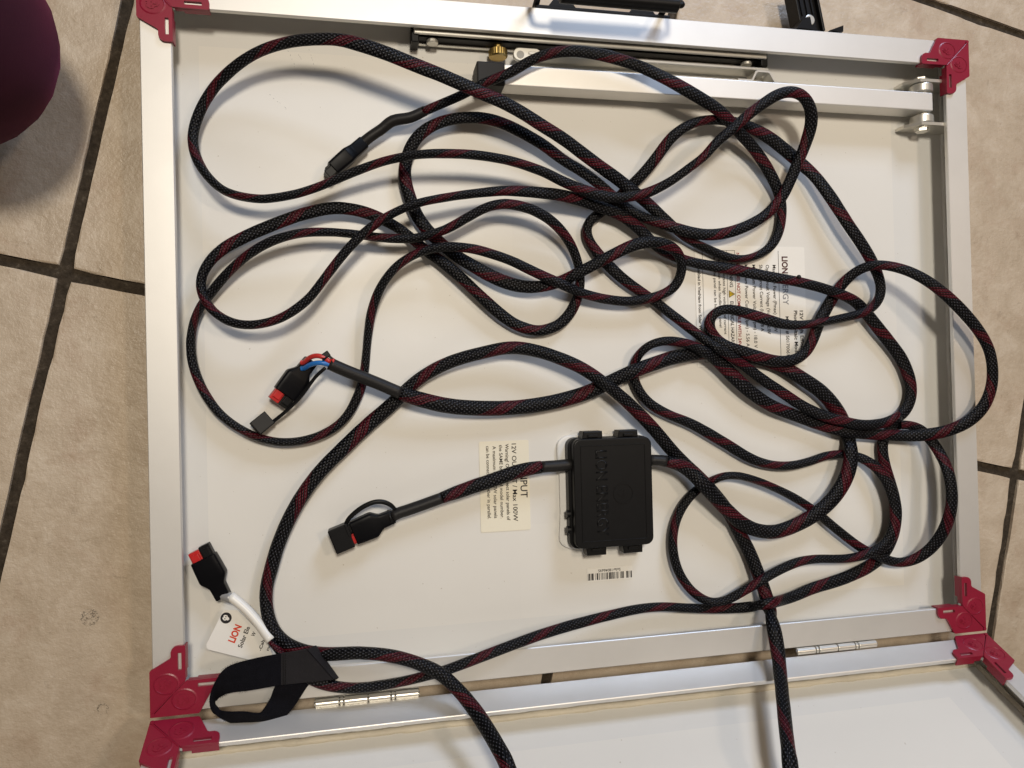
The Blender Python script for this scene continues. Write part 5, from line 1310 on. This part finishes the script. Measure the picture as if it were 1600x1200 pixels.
def build_input():
    root = empty('input_cable')
    tag(root, 'short thick braided lead from the box\'s left side, its plug under a tethered cap', 'cable')
    path = parse(INP_PATH)
    g, rest = split_at(path, -0.0548, -0.0996)
    br, sh = split_at(rest, -0.1312, -0.1180)
    tube_obj('heat_shrink', [(-0.0262, -0.0985, g[0][2], 0.0045, 0.0045)] + [(*q[:3], 0.0046, 0.0046) for q in g[1:]], 'shrink', root, n=18)
    tube_obj('braided_sleeve', br, 'braid_thick', root, n=18)
    last = sh[-1]
    sh = [(*q[:3], 0.0044, 0.0044) for q in sh] + [(-0.1690, -0.1315, last[2], 0.0044, 0.0044)]
    tube_obj('heat_shrink', sh, 'shrink', root, n=18)
    f = Vector((-0.0326, -0.0119, 0)).normalized()
    mw = frame_at((-0.1979, -0.1424, SH + 0.0092), (f.x, f.y))
    plug(root, mw, red_side=1, housing=0.0060)
    bm = bmesh.new()
    box(bm, 0.0020, 0.0165, -0.0093, 0.0093, -0.0058, 0.0058, bev=0.0009)
    box(bm, 0.0016, 0.0040, -0.0089, 0.0010, -0.0060, 0.0061, bev=0.0005)
    obj('dust_cap', bm, M['black'], root, mw=mw)
    zt = SH + 0.0125
    tp = [(-0.2034, -0.1352, zt - 0.002, 0.0016, 0.0012), (-0.2000, -0.1300, zt, 0.0017, 0.0012), (-0.1923, -0.1237, zt + 0.002, 0.0018, 0.0012), (-0.1838, -0.1198, zt + 0.003, 0.0018, 0.0012), (-0.1765, -0.1195, zt + 0.003, 0.0018, 0.0012), (-0.1706, -0.1222, zt + 0.002, 0.0017, 0.0012), (-0.1668, -0.1262, zt, 0.0014, 0.0012)]
    tube_obj('tether', tp, 'black', root, n=10, sub=6)
    bm = bmesh.new()
    cyl(bm, (-0.0300, 0, 0), (-0.0286, 0, 0), 0.0060, 24, bev=0.0004)
    obj('tether_ring', bm, M['black'], root, mw=mw, auto=40)
build_input()

# ================================================================== hook-and-loop strap
def build_strap():
    root = empty('cable_strap')
    tag(root, 'black hook-and-loop strap bundling two cables at the lower left corner', 'strap')
    secs = STRAP
    def ribbon(name, ss, matn, sub=5, th=0.0011):
        p = catmull([tuple(v / 1000 for v in s) for s in ss], sub)
        bm = bmesh.new()
        rows = []
        nw = 6
        for i, s in enumerate(p):
            a, b = Vector(s[:3]), Vector(s[3:])
            q = p[min(i + 1, len(p) - 1)]; r = p[max(i - 1, 0)]
            t = (Vector(q[:3]) + Vector(q[3:]) - Vector(r[:3]) - Vector(r[3:])).normalized()
            nrm = t.cross(b - a).normalized() * th
            rows.append([bm.verts.new(a.lerp(b, k / nw) + nrm * sgn) for sgn, ks in ((0.5, range(nw + 1)), (-0.5, range(nw, -1, -1))) for k in ks])
        n = len(rows[0])
        for i in range(len(rows) - 1):
            for k in range(n): bm.faces.new((rows[i][k], rows[i][(k + 1) % n], rows[i + 1][(k + 1) % n], rows[i + 1][k]))
        bm.faces.new(rows[0]); bm.faces.new(list(reversed(rows[-1])))
        return obj(name, bm, M[matn], root, auto=50)
    ribbon('webbing', [secs[0], tuple((a + b) / 2 for a, b in zip(secs[0], secs[1])), secs[1]], 'webbing', th=0.0016)
    # folded end under the cables
    e = secs[0]
    ribbon('fold', [secs[0], (-225.5, -215.5, 45.5, -210.5, -240.0, 44.0), (-228.5, -217.5, 40.5, -214.0, -243.5, 38.6), (-236, -221, 38.6, -222, -247, 36.6)], 'webbing', th=0.0014)
    pile = ribbon('pile_band', [(*[v for v in secs[1]],)] + secs[2:], 'fuzz', th=0.0016)
    # stitching across the join
    bm = bmesh.new()
    for r_ in (0.0, 1.4):
        for k in range(11):
            t = (k + 0.5) / 11
            x = (-246.6 + r_ - 0.4 * t) / 1000
            y = (-217.0 - 21.2 * t) / 1000
            box(bm, x - 0.0003, x + 0.0003, y - 0.0007, y + 0.0007, 0.0508, 0.0512)
    obj('stitching', bm, M['black'], root)
    # loose pile fibres along the edges
    rnd = random.Random(2)
    p = catmull([tuple(v / 1000 for v in s) for s in secs[1:]], 24)
    vs, fs = [], []
    for s in p[30:240]:
        a, b = Vector(s[:3]), Vector(s[3:])
        w = (a - b).normalized()
        for _ in range(5):
            base, dirn = (a, w) if rnd.random() < 0.6 else (b, -w)
            base = base + Vector((rnd.uniform(-1, 1), rnd.uniform(-1, 1), rnd.uniform(-1, 1))) * 0.0007
            d = (dirn + Vector((rnd.uniform(-1, 1), rnd.uniform(-1, 1), rnd.uniform(-0.6, 0.9))) * 0.9).normalized() * rnd.uniform(0.0005, 0.0019)
            sd = d.cross(Vector((0, 0, 1))).normalized() * 0.00007
            i = len(vs)
            vs += [tuple(base - sd), tuple(base + sd), tuple(base + d)]
            fs.append((i, i + 1, i + 2))
    me = bpy.data.meshes.new('fibres')
    me.from_pydata(vs, [], fs)
    o = link('fibres', me, M['fuzz'], root)
    o['kind'] = 'stuff'
build_strap()

# ================================================================== kneeling person at the left edge
def build_person():
    P = [(-0.93, 0.140, 0.032, 0.028), (-0.88, 0.141, 0.038, 0.036), (-0.76, 0.145, 0.050, 0.048), (-0.62, 0.150, 0.058, 0.056), (-0.51, 0.156, 0.063, 0.061), (-0.440, 0.160, 0.070, 0.064),
         (-0.412, 0.163, 0.090, 0.064), (-0.410, 0.166, 0.118, 0.063), (-0.440, 0.172, 0.150, 0.064), (-0.510, 0.186, 0.195, 0.070), (-0.620, 0.208, 0.260, 0.079), (-0.76, 0.235, 0.340, 0.090), (-0.88, 0.258, 0.405, 0.096)]
    P = [(x - 0.018, y + 0.016, z, r * 0.95) for x, y, z, r in P]
    p = catmull(P, 5)
    n = 28
    side = Vector((-0.12, 0.99, 0)).normalized()
    bm = bmesh.new()
    rows = []
    for i, q in enumerate(p):
        t = (Vector(p[min(i + 1, len(p) - 1)][:3]) - Vector(p[max(i - 1, 0)][:3])).normalized()
        up = side.cross(t).normalized()
        rows.append([bm.verts.new(Vector(q[:3]) + side * (q[3] * 1.02 * math.cos(2 * math.pi * k / n)) + up * (q[3] * math.sin(2 * math.pi * k / n))
                                  + Vector((1, 1, 0.5)) * 0.0016 * noise.noise(Vector(q[:3]) * 22 + Vector((k * 0.25, 0, 0)))) for k in range(n)])
    for i in range(len(rows) - 1):
        for k in range(n): bm.faces.new((rows[i][k], rows[i][(k + 1) % n], rows[i + 1][(k + 1) % n], rows[i + 1][k]))
    bm.faces.new(rows[0]); bm.faces.new(list(reversed(rows[-1])))
    o = obj('person', bm, M['burgundy'], smooth=True)
    tag(o, 'bent knee of a kneeling person in dark burgundy trousers at the upper left', 'person')
build_person()
